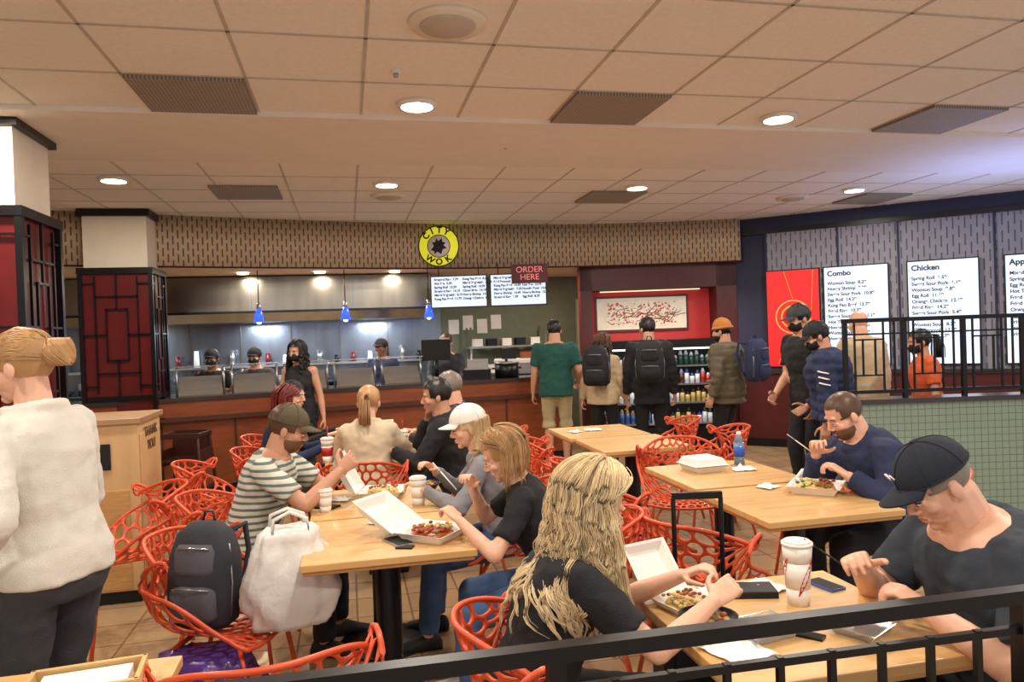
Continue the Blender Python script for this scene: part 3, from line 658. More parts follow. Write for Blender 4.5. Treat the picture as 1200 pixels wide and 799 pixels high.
    if hair and hst!='bald':
        q=MB()
        if hst=='buzz': shell(q,HM,(0,-.01,.036),(.078,.096,.088),lambda p:not(p.y>.05 and p.z<.075) and not(abs(p.x)>.05 and p.y>-.005 and p.z<.004) and not(abs(p.x)>.05 and p.y>-.03 and p.z<-.02) and p.z>-.06,hair,.001)
        elif hst=='short': shell(q,HM,(0,-.012,.04),(.084,.102,.096),lambda p:not(p.y>.048 and p.z<.072) and not(abs(p.x)>.05 and p.y>-.015 and p.z<-.005) and p.z>-.062,hair,.010,14)
        else:
            shell(q,HM,(0,-.012,.038),(.084,.102,.094),lambda p:not(p.y>.045 and p.z<.07) and not(abs(p.x)>.05 and p.y>.005 and p.z<-.005) and p.z>-.07,hair,.006,16)
        if hst=='long': strands(q,HM,hair,seed=len(name),hat=bool(hat),avoid=avoid if near else None,**hkw)
        if hst=='bun':
            q.ell(T((0,-.125,.03)),(.045,.042,.042),hair)
            rn=random.Random(2)
            for k in range(90):
                a=rn.uniform(0,6.28); pth=[T((0,-.125,.03))+V((.046*math.cos(a+i*.35)*math.sin(.3+i*.4),.046*math.sin(a+i*.3),.046*math.cos(.3+i*.4))) for i in range(7)]; q.tube(pth,.003,hair,4)
            rn=random.Random(9)
            for k in range(420):
                a0=rn.uniform(-2.6,2.6); z0=rn.uniform(-.2,1.0); pth=[]
                s0=V((.087*math.sin(a0),.10*math.cos(a0)-.012,.04+.09*max(-.5,min(1,z0))*.6))
                if s0.y>.045 : s0.z=max(s0.z,.085)
                e0=V((rn.uniform(-.02,.02),-.11,.03+rn.uniform(-.02,.03)))
                for i in range(9):
                    f=i/8; p=s0.lerp(e0,f); d=V((p.x/.086,(p.y+.012)/.104,(p.z-.038)/.096)); d=d/max(d.length,.2); pth.append(T((d.x*.087,d.y*.105-.012,d.z*.097+.038)) if f<.85 else T(p))
                q.tube(pth,.0016,hair,4)
        if hst=='ponytail':
            pt=[T((0,-.10,.06)),T((0,-.14,.05)),T((0,-.155,.0)),T((0,-.15,-.08)),T((0,-.14,-.17))]
            rn=random.Random(4)
            for k in range(80):
                o=V((rn.gauss(0,.012),rn.gauss(0,.012),0)); q.tube([p+o*min(1.8,.4+i*.5) for i,p in enumerate(pt)],.004,hair,4)
        q.obj('hair',e)
    if beard:
        q=MB(); shell(q,HM,(0,.024,-.058),(.062,.070,.064),lambda p:p.z<-.042 and p.y>.0 and not(p.y>.078 and -.074<p.z<-.05 and abs(p.x)<.02),beard,.004,14)
        q.tube([T((-.026,.084,-.056)),T((0,.099,-.046)),T((.026,.084,-.056))],.005,beard,5); q.obj('beard',e)
    if mask:
        q=MB(); shell(q,HM,(0,.026,-.045),(.068,.084,.058),lambda p:p.y>.02 and p.z<.0,mask,.001)
        for sx in (-1,1): q.tube([T((sx*.066,.03,-.03)),T((sx*.082,-.01,.0))],.002,mask,4)
        q.obj('face_mask',e)
    if hat=='cap':
        q=MB(); shell(q,HM,(0,-.008,.036),(.089,.108,.100),lambda p:p.z>.040,hatc,.001,9,48,40)
        q.tube([T((.0885*math.sin(k*math.pi/16),.1075*math.cos(k*math.pi/16)-.008,.040)) for k in range(32)],.003*hs,hatc,5,True)
        for k in range(3):
            a=k*math.pi/3; q.tube([T((.0905*math.sin(t)*math.sin(a),.1095*math.sin(t)*math.cos(a)-.008,.036+.1015*math.cos(t))) for t in [-1.5+3.0*i/16 for i in range(17)]],.0012,hatc,4)
        nn=17
        for lo in (0,1):
            vs=[]
            for i in range(nn):
                t=-1.0+2.0*i/(nn-1)
                for k in range(6):
                    f=k/5; ext=.072*max(0,math.cos(t*1.35))**.55; vs.append(T((.083*math.sin(t)*(1-.02*f),.104*math.cos(t)-.008+f*ext,.046-.010*f-.018*(math.sin(t)**2)*(.2+f)-.004*lo)))
            q.add(vs,[(i*6+k,i*6+k+1,(i+1)*6+k+1,(i+1)*6+k) for i in range(nn-1) for k in range(5)],hatc)
        q.ell(T((0,-.008,.137)),(.008,.008,.005),hatc)
        if emblem: q.tube([T((x_,.103-.35*abs(x_)**1.2,.085+z_)) for x_,z_ in ((-.022,.0),(-.012,.014),(-.004,-.004),(.006,.014),(.014,-.002),(.024,.010))],.0022,emblem,5)
        q.obj('baseball_cap',e)
    if hat=='beanie':
        q=MB(); shell(q,HM,(0,-.012,.045),(.09,.108,.112),lambda p:p.z>.03,hatc,.004,12); q.tube([T((.089*math.sin(k*math.pi/12),.106*math.cos(k*math.pi/12)-.012,.04)) for k in range(24)],.016,hatc,6,True); q.obj('beanie',e)
    def fold(am_,fr): return lambda c:am_*(noise.noise(V((c.x*fr,c.y*fr,c.z*fr*1.4)))+.5*noise.noise(c*fr*2.6)+.35*abs(noise.noise(V((c.x*fr*.8+3,c.y*fr*.8,c.z*fr*3)))))+(quilt*(abs(math.sin(c.z*42))-.5) if quilt else 0)
    if top:
        q=MB(); inf=.013+loose; t0=hem if hem is not None else (-.07 if sit else -.10)
        TT=[(t0,.166*bulk,.118*bulk+belly*.3,0)]+[t for t in TR if t[0]>t0+.03 and t[0]<.5]
        rs=[ring(t,rx+inf,ry+inf,yo) for t,rx,ry,yo in TT]; rs.append(ring(.518,.074*bulk**.5+loose*.5,.068,0)); q.rings(rs,top)
        if fem:
            for sx in (-1,1):
                c,u=spine(.325); q.ell(c+lat*sx*.068*s+u.cross(lat)*.095*s,(.06*s,.05*s,.06*s),top)
        for sd in (1,-1):
            S_,E_,W_=arm[sd]
            if sleeve=='none': continue
            r0=(.060*am+loose*.5)*s; q.cap(S_-lat*sd*.05*s,S_,r0,r0*1.04,top)
            if sleeve=='short': q.cone(S_,S_.lerp(E_,.72),r0*1.04,(.062*am+loose*.5)*s,top,20,True,False)
            else:
                rE=(.052*am+loose*.6)*s; q.cap(S_,E_,r0*1.04,rE,top,16); q.cone(E_,E_.lerp(W_,.93),rE,(.040*am+loose*.4)*s,top,16,True,False)
        if collar: q.tube([p for p in ring(.515,.078,.076,0,20)],.018+loose*.3,top,8,True)
        remesh(q,'top_garment',e,vox*.95,4,fold(foldamp,11))
        if marks:
            S_,E_,W_=arm[-1]; q=MB(); ro=(.058*am+loose*.6+.012)*s
            for k in range(3 if marks!='disc' else 1):
                c=S_.lerp(E_,.35+.17*k)
                if marks=='disc': q.cone(c+V((-ro+.01,-.02,0)),c+V((-ro-.002,-.02,0)),.014,.014,HBl2,16)
                else: q.tube([c+V((-ro*math.cos(t),ro*math.sin(t)*.9,.02*t)) for t in (-.5,-.25,0,.25,.5)],.006,mPaper,5)
            q.obj('sleeve_marking',e)
    if bot:
        q=MB(); q.rings([ring(t,rx+.010,ry+.010,yo) for t,rx,ry,yo in TR if t<.1],bot)
        for sd in (1,-1):
            hp,kn,an=leg_[sd]; q.cap(hp,kn,.092*bulk*s,.068*s,bot,16)
            if leg=='short': q.cone(kn.lerp(hp,.1),kn.lerp(an,.08),.075*s,.085*s,bot,16)
            else: q.cap(kn,kn.lerp(an,.35),.067*s,.066*s,bot,16); q.cone(kn.lerp(an,.35),kn.lerp(an,.97),.066*s,.058*s,bot,16)
        quilt=0; remesh(q,'trousers',e,vox,4,fold(.006,10))
    sh=shoe or mBlackM; q=MB()
    for sd in (1,-1):
        an=leg_[sd][2]; fd=V((sd*.18,1,0)).normalized(); base=V((an.x,an.y,0)); lt=V((fd.y,-fd.x,0)); rs=[]
        for t,wd,hh in ((-.075,.02,.05),(-.06,.034,.085),(-.01,.038,.10),(.05,.040,.085),(.11,.046,.06),(.165,.042,.045),(.195,.022,.03)):
            c=base+fd*t*s; rs.append([c+lt*wd*s*math.cos(k*math.pi/7)+V((0,0,max(.0,(hh/2+hh/2*math.sin(k*math.pi/7))*s+.002))) for k in range(14)])
        q.rings(rs,sh)
    q.obj('shoes',e)
    return dict(e=e,HM=HM,arm=arm,N=N,spine=spine,s=s)
def local(x,y,face,lx,ly):
    t=math.radians(face); f=V((math.cos(t),math.sin(t))); r=V((f.y,-f.x)); p=V((x,y))+r*lx+f*ly; return p.x,p.y
cBlk=C('black',(24,24,28)); cChar=C('charcoal',(58,60,66)); cNavy=C('navy',(34,44,78),.2); cDenim=C('denim',(62,88,128),.3,bs=300,var=.2); cWhiteK=C('white_knit',(218,214,204),.45,bs=330,var=.04); cGrey=C('grey',(132,132,138)); cBeige=C('beige',(206,188,160)); cKhaki=C('khaki',(180,166,130)); cGreen=C('green',(22,76,68)); cOlive=C('olive_brown',(92,84,66)); cTan=C('tan',(196,174,140)); cOr=C('orange',(204,90,48)); cMask=C('mask_black',(20,20,24)); cTee=C('slate_tee',(46,54,66),.15)
mStripe=slotmat('cloth_striped',(212,208,196),(98,120,112),1.0,.034,.6,.2,rough=.85,uv='Object',offset=False,axes=(0,2))
person('man_in_baseball_cap',1.47,2.10,181,h=1.76,bulk=1.22,lean=24,head=(-2,32,0),top=cTee,sleeve='short',bot=cBlk,hair=HGr,hst='buzz',hat='cap',hatc=C('cap_navy',(26,32,46)),emblem=mPaper,rh=(.10,.46,.87),lh=(-.16,.40,.83),near=1,belly=.06,curl=42,rpn=(-.7,0,-.6),loose=.008)
person('woman_with_curly_hair',.01,2.12,8,fem=True,h=1.60,bulk=1.05,lean=20,head=(4,20,0),top=cBlk,sleeve='short',bot=cBlk,hair=HPl,hst='long',hkw=dict(n=420,L=.36,r=.0012,wave=.0075,wl=.085,flare=.42,vol=2.7,pm=78,clump=10,spread=.0055),rh=(.17,.50,.85),lh=(-.02,.48,.86),near=1,curl=40,loose=.01,rpn=(-.6,0,-.7),pz=.53)
person('woman_in_black_top',.16,3.17,178,fem=True,h=1.58,lean=20,head=(2,24,0),top=cBlk,sleeve='short',bot=cDenim,hair=HBl2,hst='long',hkw=dict(n=230,L=.14,r=.0014,wave=.002,flare=.14,vol=1.4,pm=90,clump=7,spread=.005),rh=(.08,.36,.93),lh=(-.14,.40,.84),near=1,curl=45,rf=(.1,.42,.085),lf=(-.16,.36,.085),shoe=mWhite,pz=.53)
person('man_in_striped_shirt',-1.40,3.84,2,h=1.70,lean=20,head=(6,18,0),top=mStripe,sleeve='short',bot=cBlk,hair=HBr,beard=HBd,hat='cap',hatc=C('cap_olive',(86,76,56)),skin=SK2,rh=(.10,.50,.93),lh=(-.08,.50,.92),near=1,curl=40,rpn=(-1,0,.2),lpn=(1,0,.2),loose=.006)
person('woman_in_white_cap',-.06,3.9,182,fem=True,h=1.60,lean=18,head=(8,12,0),top=cGrey,sleeve='long',bot=cDenim,hair=HBl,hst='long',hkw=dict(n=200,L=.20,r=.0016,wave=.003,flare=.12,pm=100,clump=6,spread=.005),hat='cap',hatc=mWhite,rh=(.1,.38,.88),near=1,curl=40)
person('woman_with_ponytail',-1.0,4.98,90,fem=True,h=1.66,lean=10,head=(0,12,0),top=cBeige,sleeve='long',bot=cDenim,hair=HBl2,hst='ponytail',loose=.02,collar=True)
person('woman_with_red_hair',-1.80,5.42,5,fem=True,h=1.66,lean=12,head=(0,14,0),top=cNavy,sleeve='long',bot=cBlk,hair=HRd,hst='long',hkw=dict(n=160,L=.1,r=.005,wave=.006,flare=.1,vol=1.6,pm=85))
person('seated_woman',-1.92,6.15,0,fem=True,h=1.62,lean=8,head=(-10,8,0),top=cBlk,bot=cBlk,hair=HDk,hst='long',hkw=dict(n=90,L=.12,r=.006,flare=.1,pm=85))
person('man_in_black_jacket',-.40,5.13,176,h=1.72,lean=12,head=(14,6,0),top=cBlk,bot=cBlk,hair=HDk,skin=SK2,rh=(.1,.22,1.02),loose=.012,collar=True)
person('grey_haired_man',-.40,5.87,180,h=1.72,lean=8,head=(0,10,0),top=cChar,bot=cBlk,hair=HGr,collar=True)
person('bearded_man',2.0,3.86,187,h=1.74,lean=28,head=(0,26,0),top=cNavy,bot=cBlk,hair=HBr,hst='buzz',beard=HBd,rh=(.04,.44,.92),lh=(-.18,.40,.84),near=1,curl=42,loose=.02,collar=True)
person('woman_in_white_sweater',-1.47,2.34,166,sit=False,fem=True,h=1.72,bulk=1.0,lean=6,head=(14,8,0),top=cWhiteK,sleeve='long',bot=cChar,hair=HBl2,hst='bun',rh=(.18,.32,1.04),lh=(-.26,.10,.93),near=1,loose=.012,hem=-.02,lepole=(-.25,-1,-.1),collar=True,marks='disc',lpn=(1,0,-.3),foldamp=.006)
person('man_in_green_shirt',.50,8.75,84,sit=False,h=1.78,bulk=1.08,lean=3,head=(0,6,0),top=cGreen,sleeve='short',bot=cKhaki,leg='short',hair=HDk,hst='short',skin=SK2,rh=(.26,.2,.98),lh=(-.28,.08,.86),shoe=mWhite,loose=.012)
person('woman_with_backpack',1.02,8.5,70,sit=False,fem=True,h=1.6,lean=2,head=(-30,4,0),top=cTan,bot=cBlk,hair=HBr,hst='long',hkw=dict(n=110,L=.22,r=.006,wave=.008,flare=.12),loose=.02)
person('man_in_dark_coat',1.52,8.25,80,sit=False,h=1.76,lean=3,head=(35,5,0),top=cBlk,bot=cBlk,hair=HDk,skin=SK2,loose=.02,collar=True,hem=-.16)
person('man_in_beanie',2.33,8.05,135,sit=False,h=1.70,bulk=1.08,lean=3,head=(10,6,0),top=cOlive,bot=cBlk,hair=HDk,skin=SK2,beard=HDk,hat='beanie',hatc=C('mustard',(186,120,60),.6),loose=.03,collar=True,hem=-.14,rh=(.16,.22,.95),lh=(-.26,.06,.84),quilt=.006)
person('tall_man_in_cap',2.62,6.55,200,sit=False,h=1.82,bulk=1.08,lean=6,head=(-10,14,0),top=cBlk,sleeve='short',bot=cBlk,hair=HDk,skin=SK2,hat='cap',hatc=C('cap_grey',(60,62,68)),mask=cMask,rh=(.12,.28,.98),lh=(-.24,.16,.90))
person('man_in_puffer_jacket',2.58,5.95,150,sit=False,h=1.66,bulk=1.18,lean=9,head=(20,22,0),top=cNavy,bot=cNavy,hair=HDk,skin=SK2,hat='cap',hatc=C('cap_dark',(28,30,40)),mask=cMask,loose=.035,collar=True,hem=-.06,rh=(.16,.24,.9),lh=(-.30,.04,.80),quilt=.008,marks='slashes')
person('man_in_tan_hoodie',3.2,6.75,110,sit=False,h=1.74,lean=4,head=(-10,8,0),top=cTan,bot=cBlk,hair=HDk,hst='bald',loose=.03,collar=True)
person('woman_in_orange_vest',3.55,6.35,170,sit=False,fem=True,h=1.55,lean=4,head=(0,8,0),top=cOr,bot=cBlk,hair=HDk,hst='ponytail',skin=SK2,mask=cMask,sleeve='short',loose=.015)
person('woman_in_black_mask',-2.15,7.5,262,sit=False,fem=True,h=1.64,lean=2,head=(-15,4,0),top=cBlk,sleeve='none',bot=cBlk,hair=HDk,hst='long',hkw=dict(n=140,L=.28,r=.006,wave=.01,flare=.16),skin=SK2,mask=cMask)
person('cook_in_cap',-3.62,9.0,275,sit=False,h=1.56,lean=8,top=cBlk,sleeve='short',bot=cBlk,hair=HDk,hat='cap',hatc=cBlk,mask=cMask,skin=SK3,rh=(.2,.35,1.05),lh=(-.2,.35,1.05))
person('cook_in_cap',-3.15,9.15,270,sit=False,h=1.56,lean=8,top=cChar,sleeve='short',bot=cBlk,hair=HDk,hat='cap',hatc=cBlk,mask=cMask,skin=SK2,rh=(.2,.35,1.05),lh=(-.2,.35,1.05))
person('line_cook',-1.72,9.95,250,sit=False,h=1.62,lean=6,top=cNavy,sleeve='short',bot=cBlk,hair=HDk,hat='cap',hatc=cBlk,skin=SK3)
person('cashier',-.86,9.75,268,sit=False,h=1.66,lean=4,top=cChar,bot=cBlk,hair=HBr,skin=SK,rh=(.15,.35,1.02),lh=(-.15,.35,1.02))
def backpack(name,x,y,z,rz,m,sc_=1,tilt=0,m2=None):
    b=MB(); rs=[]; m2=m2 or m; sg=lambda c,p:math.copysign(abs(c)**p,c)
    for t,wx,wy in ((0,.11,.06),(.03,.145,.085),(.15,.155,.10),(.30,.15,.095),(.40,.12,.075),(.45,.06,.04)):
        rs.append([V((wx*sg(math.cos(k*math.pi/10),.6),wy*sg(math.sin(k*math.pi/10),.6),t)) for k in range(20)])
    b.rings(rs,m)
    for z0,z1,w_,d_ in ((.03,.19,.11,.045),(.22,.36,.095,.03)):
        rs=[]
        for t,wx,wy in ((z0,w_*.75,.02),(z0+.03,w_,d_),(z1-.03,w_,d_*.9),(z1,w_*.8,.02)):
            rs.append([V((wx*sg(math.cos(k*math.pi/10),.6),-.075+wy*sg(math.sin(k*math.pi/10),.6),t)) for k in range(20)])
        b.rings(rs,m2); b.tube([(-w_*.8,-.08-d_*.7,z1-.015),(0,-.08-d_,z1-.01),(w_*.8,-.08-d_*.7,z1-.015)],.0035,mSteel,5)
    for sx in (-1,1):
        b.tube([(sx*.08,.08,.40),(sx*.1,.15,.42),(sx*.11,.17,.3),(sx*.11,.12,.12),(sx*.1,.08,.06)],.014,m,6)
        b.tube([(sx*.13,-.03,.36),(sx*.155,-.04,.2),(sx*.145,-.03,.05)],.004,mSteel,5)
    b.tube([(-.03,.02,.44),(-.02,.02,.49),(.02,.02,.49),(.03,.02,.44)],.007,m,6)
    b.xf(Matrix.Rotation(math.radians(tilt),4,'X')@Matrix.Scale(sc_,4)); p=W(x,y,z); return b.obj(name,loc=p,rz=rz)
cBag=C('bag_black',(26,26,32)); cBagG=C('bag_grey',(46,48,56)); cBagG2=C('bag_lightgrey',(84,86,94))
xx,yy=local(1.02,8.5,70,0,-.27); backpack('backpack',xx,yy,.98,face_rz(70),cBag)
xx,yy=local(1.52,8.25,80,0,-.30); backpack('backpack',xx,yy,1.02,face_rz(80),cBag,1.0)
xx,yy=local(2.33,8.05,135,0,-.34); backpack('backpack',xx,yy,1.0,face_rz(135),cNavy,1.0)
backpack('backpack',-1.28,2.98,.465,face_rz(80),cBagG,.92,-6,cBagG2)
# ---------------- objects
def bag(name,x,y,z,w,d,h,m,seed=1,handles=True,top=.8,rz=.2):
    q=MB(); rs=[]
    for i in range(19):
        t=i/18; k=(1-.25*t)*(.85+.3*math.sin(math.pi*min(1,t*1.2))); rs.append([])
        for j in range(56):
            a=2*math.pi*j/56; n=noise.noise(V((math.cos(a)*2.5+seed,math.sin(a)*2.5,t*3)))*.18+noise.noise(V((math.cos(a)*6+seed,math.sin(a)*6,t*5)))*.09+abs(noise.noise(V((math.cos(a)*12+seed,math.sin(a)*12,t*7))))*.06; r=k+n
            ca,sa=math.cos(a),math.sin(a); rs[-1].append(V((w/2*r*math.copysign(abs(ca)**.7,ca)*(top if i==18 else 1),d/2*r*math.copysign(abs(sa)**.7,sa)*(top if i==18 else 1),h*t*(1+.06*n))))
    q.rings(rs,m)
    if handles:
        for sy in (-1,1): q.tube([(-w*.2,sy*d*.25,h*.95),(-w*.18,sy*d*.2,h*1.12),(0,sy*d*.15,h*1.18),(w*.18,sy*d*.2,h*1.1),(w*.2,sy*d*.25,h*.95)],.008,m,6)
    q.obj(name,loc=W(x,y,z),rz=rz)
mPl=mat('plastic_bag_white',(222,220,216),.35,var=.03,bump=.5,bscale=25); mPu=mat('plastic_bag_purple',(84,54,132),.25,var=.25,bump=.8,bscale=22)
bag('white_carrier_bag',-.93,3.0,.465,.36,.24,.38,mPl,2)
bag('purple_shopping_bag',-1.24,2.86,0,.50,.36,.41,mPu,5,handles=False,rz=-.2)
mGreen=mat('green_vegetable',(70,110,44),.4,var=.3,scale=40); mFood=mat('stir_fry',(150,72,30),.35,var=.4,scale=40); mRice=mat('fried_rice',(214,178,116),.6,var=.3,scale=60)
def clam(x,y,rz,z=.75,food=None,open_=True,s=1.0,op=118,food2=None):
    q=MB(); n=lambda w,z_:[V((w*a,w*b,z_)) for a,b in ((-1,-1),(1,-1),(1,1),(-1,1))]
    q.rings([n(.085,0),n(.105,.035),n(.115,.037),n(.102,.033),n(.082,.006)],mWhite,True,False)
    if food:
        q.ell((0,0,.018),(.085,.085,.022),food)
        rn=random.Random(int(x*100)); f2=food2 or food
        for k in range(60):
            u_,v_=rn.uniform(-.075,.075),rn.uniform(-.075,.075); q.ell((u_,v_,.034+rn.random()*.012),(.011,.009,.007),(mGreen if rn.random()<.12 else (food if u_<.01 else f2)),nu=7,nv=5)
    lid=MB(); lid.rings([n(.085,.045),n(.105,.010),n(.115,.006),n(.102,.010),n(.082,.040)],mWhite,True,False)
    if open_: M=Matrix.Translation((0,.115,.037))@Matrix.Rotation(math.radians(-op),4,'X')@Matrix.Translation((0,-.115,0))
    else: M=Matrix.Translation((0,0,.034))
    lid.xf(M); q.add(lid.v,lid.f,mWhite,False)
    q.xf(Matrix.Scale(s,4)); q.obj('foam_takeout_box',loc=W(x,y,z),rz=rz-A,bevel=.003)
clam(-.36,3.12,math.radians(62),food=mFood,food2=mRice,s=1.05,op=150); clam(-.72,3.98,math.radians(90),food=mRice,food2=mFood); clam(1.50,3.72,math.radians(-30),food=mRice,food2=mFood,open_=True,s=1.1,op=178) ; clam(1.10,4.38,.3,open_=False); clam(.50,2.24,.5,food=mRice,food2=mFood,s=.75,op=130); clam(-.95,5.3,.3,food=mRice)
def bowl(x,y,z=.75,food=mFood):
    q=MB(); n=24; rg=lambda r,z_:[V((r*math.cos(2*math.pi*k/n),r*math.sin(2*math.pi*k/n),z_)) for k in range(n)]
    q.rings([rg(.045,0),rg(.08,.045),rg(.083,.046),rg(.075,.040),rg(.05,.01)],mBlack); q.ell((0,0,.03),(.066,.066,.014),food)
    rn=random.Random(3)
    for k in range(30): q.ell((rn.uniform(-.045,.045),rn.uniform(-.045,.045),.042),(.012,.01,.008),mGreen if k%7==0 else (mRice if k%3==0 else food),nu=7,nv=5)
    q.obj('black_food_bowl',loc=W(x,y,z))
bowl(.52,2.06); bowl(-.50,4.05)
mRedC=mat('cup_red_print',(190,34,38),.4)
def cup(x,y,h=.17,r=.042,red=True,lid=True,straw=True,z=.75,white=mWhite):
    q=MB(); q.cone((0,0,0),(0,0,h*.28),r*.72,r*.80,white,24); q.cone((0,0,h*.28),(0,0,h*.72),r*.80,r*.92,white,24); q.cone((0,0,h*.72),(0,0,h),r*.92,r,white,24)
    if red==1: q.cone((0,0,h*.30),(0,0,h*.66),r*.82,r*.915,mRedC,24)
    if red==2:
        for k in range(3):
            vs=[];t0=2.1*k
            for i in range(9):
                a=t0+i*.16; z_=h*(.18+.62*i/8); rr=(r*.72+(r*.28)*z_/h)*1.02
                for w_ in (-.26,.26): vs.append((rr*math.cos(a+w_*math.sin(math.pi*(i+.5)/9)),rr*math.sin(a+w_*math.sin(math.pi*(i+.5)/9)),z_))
            q.add(vs,[(2*i,2*i+1,2*i+3,2*i+2) for i in range(8)],mRedC)
    if lid: q.cone((0,0,h),(0,0,h+.008),r*1.06,r*1.04,white,24); q.cone((0,0,h+.008),(0,0,h+.014),r*.9,r*.86,white,24)
    if straw: q.tube([(0,0,h),(.005,.004,h+.09)],.0035,mRedC if red else mPaper,6)
    q.obj('drink_cup',loc=W(x,y,z))
cup(.84,2.24,.18,.044,red=2,straw=False); cup(-.50,3.74,.13,.042,red=0,straw=False); cup(-1.30,5.12,.16,.045,red=1); cup(-.83,5.45,.15,.042,red=2); cup(-.95,3.66,.10,.036,red=0,straw=False)
def bottle(x,y,z=.75):
    q=MB(); mW=mat('water_bottle_pet',(170,200,230),.1,trans=.6); mL=mat('bottle_label',(40,90,190),.5)
    q.cone((0,0,0),(0,0,.14),.032,.032,mW,20); q.cone((0,0,.05),(0,0,.11),.0328,.0328,mL,20); q.cone((0,0,.14),(0,0,.18),.032,.013,mW,20); q.cone((0,0,.18),(0,0,.2),.014,.014,mWhite,16); q.obj('water_bottle',loc=W(x,y,z))
bottle(1.36,4.52)
def napkin(x,y,s=.07,z=.75,name='crumpled_napkin',m=mPaper):
    q=MB(); n=12; vs=[]; sd=random.random()*50
    for i in range(n+1):
        for j in range(n+1):
            a=(i/n-.5)*2*s; b=(j/n-.5)*2*s; r=max(abs(a),abs(b))/s; hz=.004+abs(noise.noise(V((a*28+sd,b*28,sd))))*.05*(1.15-r)+.006*abs(noise.noise(V((a*90,b*90,sd))))
            vs.append(V((a*(1+.2*noise.noise(V((b*20,sd,0)))),b*(1+.2*noise.noise(V((a*20,sd,3)))),hz)))
    q.add(vs,[(i*(n+1)+j,(i+1)*(n+1)+j,(i+1)*(n+1)+j+1,i*(n+1)+j+1) for i in range(n) for j in range(n)],m,False); q.obj(name,loc=W(x,y,z),rz=random.random()*3)
for a in ((1.33,4.35,.06),(.56,1.92,.07),(.78,2.38,.06),(-.62,3.42,.06),(.66,6.3,.07),(-.93,3.9,.05),(.62,2.36,.05),(1.30,3.85,.05),(.50,6.2,.05)): napkin(*a)
def phone(x,y,rz,m=mBlack,w=.075,l=.15,z=.75,name='smartphone',t=.009):
    q=MB(); q.box((0,0,t/2),(w,l,t),m); q.box((0,0,t+.0005),(w*.92,l*.94,.001),mBlackM if m is not mBlackM else mBlack); q.obj(name,loc=W(x,y,z),rz=rz,bevel=.003)
phone(-.50,3.06,.4,mSteel); phone(-.46,2.98,1.2,mBlack,name='sauce_packet',w=.04,l=.07,t=.006); phone(.98,2.38,.2,mat('phone_blue',(60,100,180),.3),w=.06,l=.11); phone(.72,2.34,1.3,mBlackM,w=.10,l=.16,name='leather_wallet',t=.02); phone(-.98,3.75,1.0,mBlack); phone(.78,2.0,.7,mBlack,name='sauce_packet',w=.04,l=.07,t=.006)
def clearbox(x,y,rz):
    q=MB(); n=lambda w,z_:[V((w*a,w*.8*b,z_)) for a,b in ((-1,-1),(1,-1),(1,1),(-1,1))]
    q.rings([n(.06,0),n(.085,.03),n(.092,.031),n(.082,.028),n(.058,.004)],mClear,True,False); q.obj('clear_plastic_lid',loc=W(x,y,.75),rz=rz,bevel=.003)
clearbox(.66,2.02,.2); clearbox(.93,2.02,.5)
def fork(x,y,z,d,name='plastic_fork',m=mWhite):
    q=MB(); d=V(d).normalized(); q.tube([V((0,0,0)),d*.1],.003,m,5); l=d.cross(UP).normalized()
    for k in (-1,0,1): q.tube([d*.1,d*.12+l*.006*k,d*.15+l*.006*k],.0014,m,4)
    q.obj(name,loc=W(x,y,z))
fork(.98,2.2,.86,(-.5,.3,.4),m=mBlackM); fork(1.53,3.84,.93,(-.6,.2,.5)); fork(-.25,3.06,.96,(-.4,.1,.5))
def station():
    p=W(-2.70,4.82); q=MB(); mS=mat('station_maple',(206,168,120),.45,var=.12,stretch=(1,1,.2),scale=12)
    q.box((0,0,.60),(.6,.55,1.04),mS); q.box((0,0,.04),(.56,.5,.08),mBlackM); q.box((0,0,1.135),(.64,.59,.035),mat('station_top',(170,132,96),.4)); q.box((-.05,-.28,.92),(.38,.012,.16),mBlackM)
    q.box((0,-.278,.40),(.48,.008,.62),mBamE); q.box((.2,-.29,.5),(.02,.02,.12),mSteel); q.box((.303,0,.6),(.006,.5,.9),mS)
    o=q.obj('waste_station',loc=p,bevel=.004)
    text('lettering','THANK\nYOU',p+V((.31,-.0,1.0)),(0,1,0),UP,.09,mTxt3,o)
station()
q=MB(); mB2=mat('napkin_box_wood',(206,170,112),.5,var=.15)
q.box((0,0,.008),(.26,.15,.016),mB2); q.box((0,-.07,.03),(.26,.012,.05),mB2); q.box((0,.07,.03),(.26,.012,.05),mB2); q.box((-.125,0,.03),(.012,.15,.05),mB2); q.box((.125,0,.03),(.012,.15,.05),mB2); q.box((0,0,.03),(.2,.11,.03),mPaper)
q.obj('napkin_holder_box',loc=W(-1.07,1.80,.75),rz=.1,bevel=.002)
q=MB(); q.box((0,0,.32),(.36,.22,.52),mBlackM)
for sx in (-1,1):
    q.cone((sx*.09,.07,.55),(sx*.09,.07,.95),.009,.009,mBlack); q.cone((sx*.12,.03,0.03),(sx*.16,.03,.03),.03,.03,mBlack,14); q.cone((sx*.12,-.07,0.03),(sx*.16,-.07,.03),.03,.03,mBlack,14)
    q.box((sx*.14,.0,.05),(.04,.18,.04),mBlack)
q.box((0,.07,.96),(.19,.022,.026),mBlack); q.box((0,-.115,.3),(.28,.02,.36),mBlack); q.tube([(-.06,0,.58),(-.05,0,.61),(.05,0,.61),(.06,0,.58)],.01,mBlack,6)
q.obj('rolling_suitcase',loc=W(.68,2.74),rz=-A,bevel=.006)
# ---------------- link everything
for o in COL.objects.l: REAL.objects.link(o)
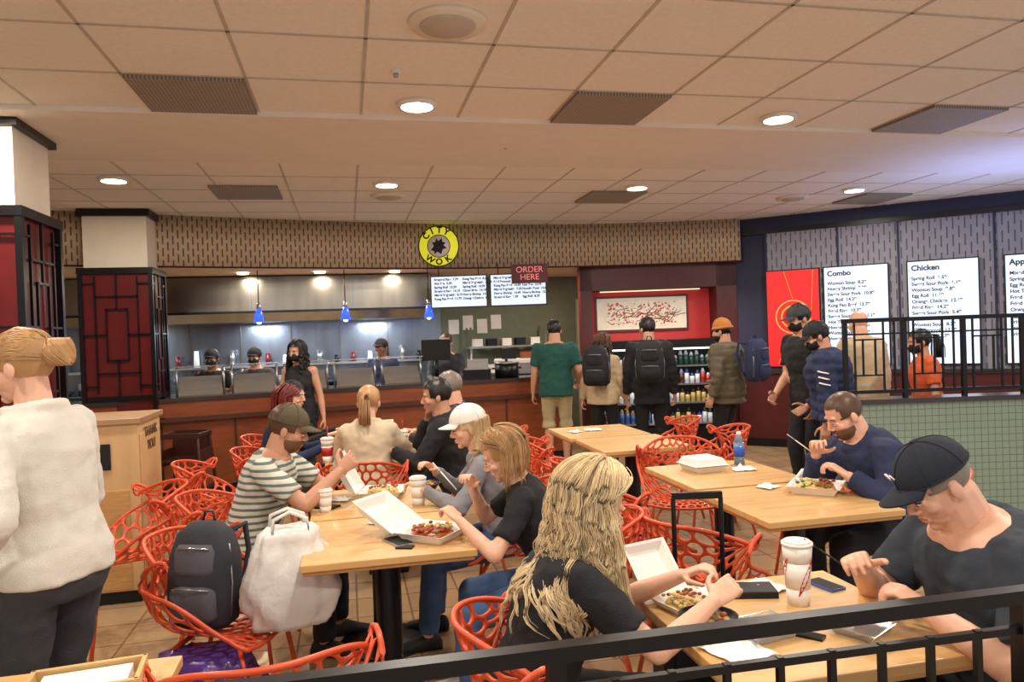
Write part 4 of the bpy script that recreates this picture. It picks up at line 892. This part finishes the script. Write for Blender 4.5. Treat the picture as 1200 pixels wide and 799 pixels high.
# ---------------- lights
def area(name,loc,size,power,col,rot=(0,0,0),shape='DISK',sy=None):
    l=bpy.data.lights.new(name,'AREA'); l.shape=shape; l.size=size; l.energy=power; l.color=col
    if sy: l.shape='RECTANGLE'; l.size_y=sy
    o=bpy.data.objects.new(name,l); REAL.objects.link(o); o.location=loc; o.rotation_euler=rot
WARM=(1,.90,.77)
for u,v in ((-1.9,4.47),(.46,4.49),(2.9,4.52),(-1.85,6.76),(.4,6.84),(2.84,6.88),(5.3,6.9),(5.3,4.5),(-1.9,2.1),(.46,2.1),(2.9,2.1),(.46,-.3),(2.9,-.3),(-1.9,-.3)):  # last row, behind the camera, added to light the foreground
    area('downlight_lamp',(u,v,2.96),.22,34,WARM)
for u in (-3,-1.2,.4): area('hood_lamp',(u,10.6,1.84),.5,34,(.9,.95,1))
for x,y in ((-3.3,9.2),(-2.4,9.4),(-1.5,9.7),(.6,10.2)):
    p=W(x,y); area('kitchen_lamp',(p.x,p.y,2.42),.15,20,(1,.86,.68))
p=W(4.7,6.6,2.1); area('added_blue_uplight',p,1.8,18,(.3,.42,1),(math.pi,0,0))  # bare lamp added in mid-air, no fixture, to tint the ceiling blue
p=W(1.9,9.3,2.08); area('alcove_lamp',p,.9,26,(1,.85,.72),(0,0,-A),sy=.08)
w=bpy.data.worlds.new('w'); sc.world=w; w.use_nodes=True; w.node_tree.nodes['Background'].inputs[0].default_value=(.98,.97,.98,1); w.node_tree.nodes['Background'].inputs[1].default_value=.82
sc.view_settings.view_transform='Standard'; sc.view_settings.look='None'
# ---------------- camera
cam=bpy.data.cameras.new('camera'); co=bpy.data.objects.new('camera',cam); REAL.objects.link(co); cam.sensor_width=36; cam.lens=36*870/1200
pt=math.radians(.63); ro=math.radians(2.0)
f=V((SA*math.cos(pt),CA*math.cos(pt),-math.sin(pt))); r0=V((CA,-SA,0)); u0=r0.cross(f)
r=r0*math.cos(ro)-u0*math.sin(ro); u=u0*math.cos(ro)+r0*math.sin(ro)
M=Matrix((r,u,-f)).transposed().to_4x4(); M.translation=V((0,0,1.6)); co.matrix_world=M
cam.clip_start=.05; sc.camera=co
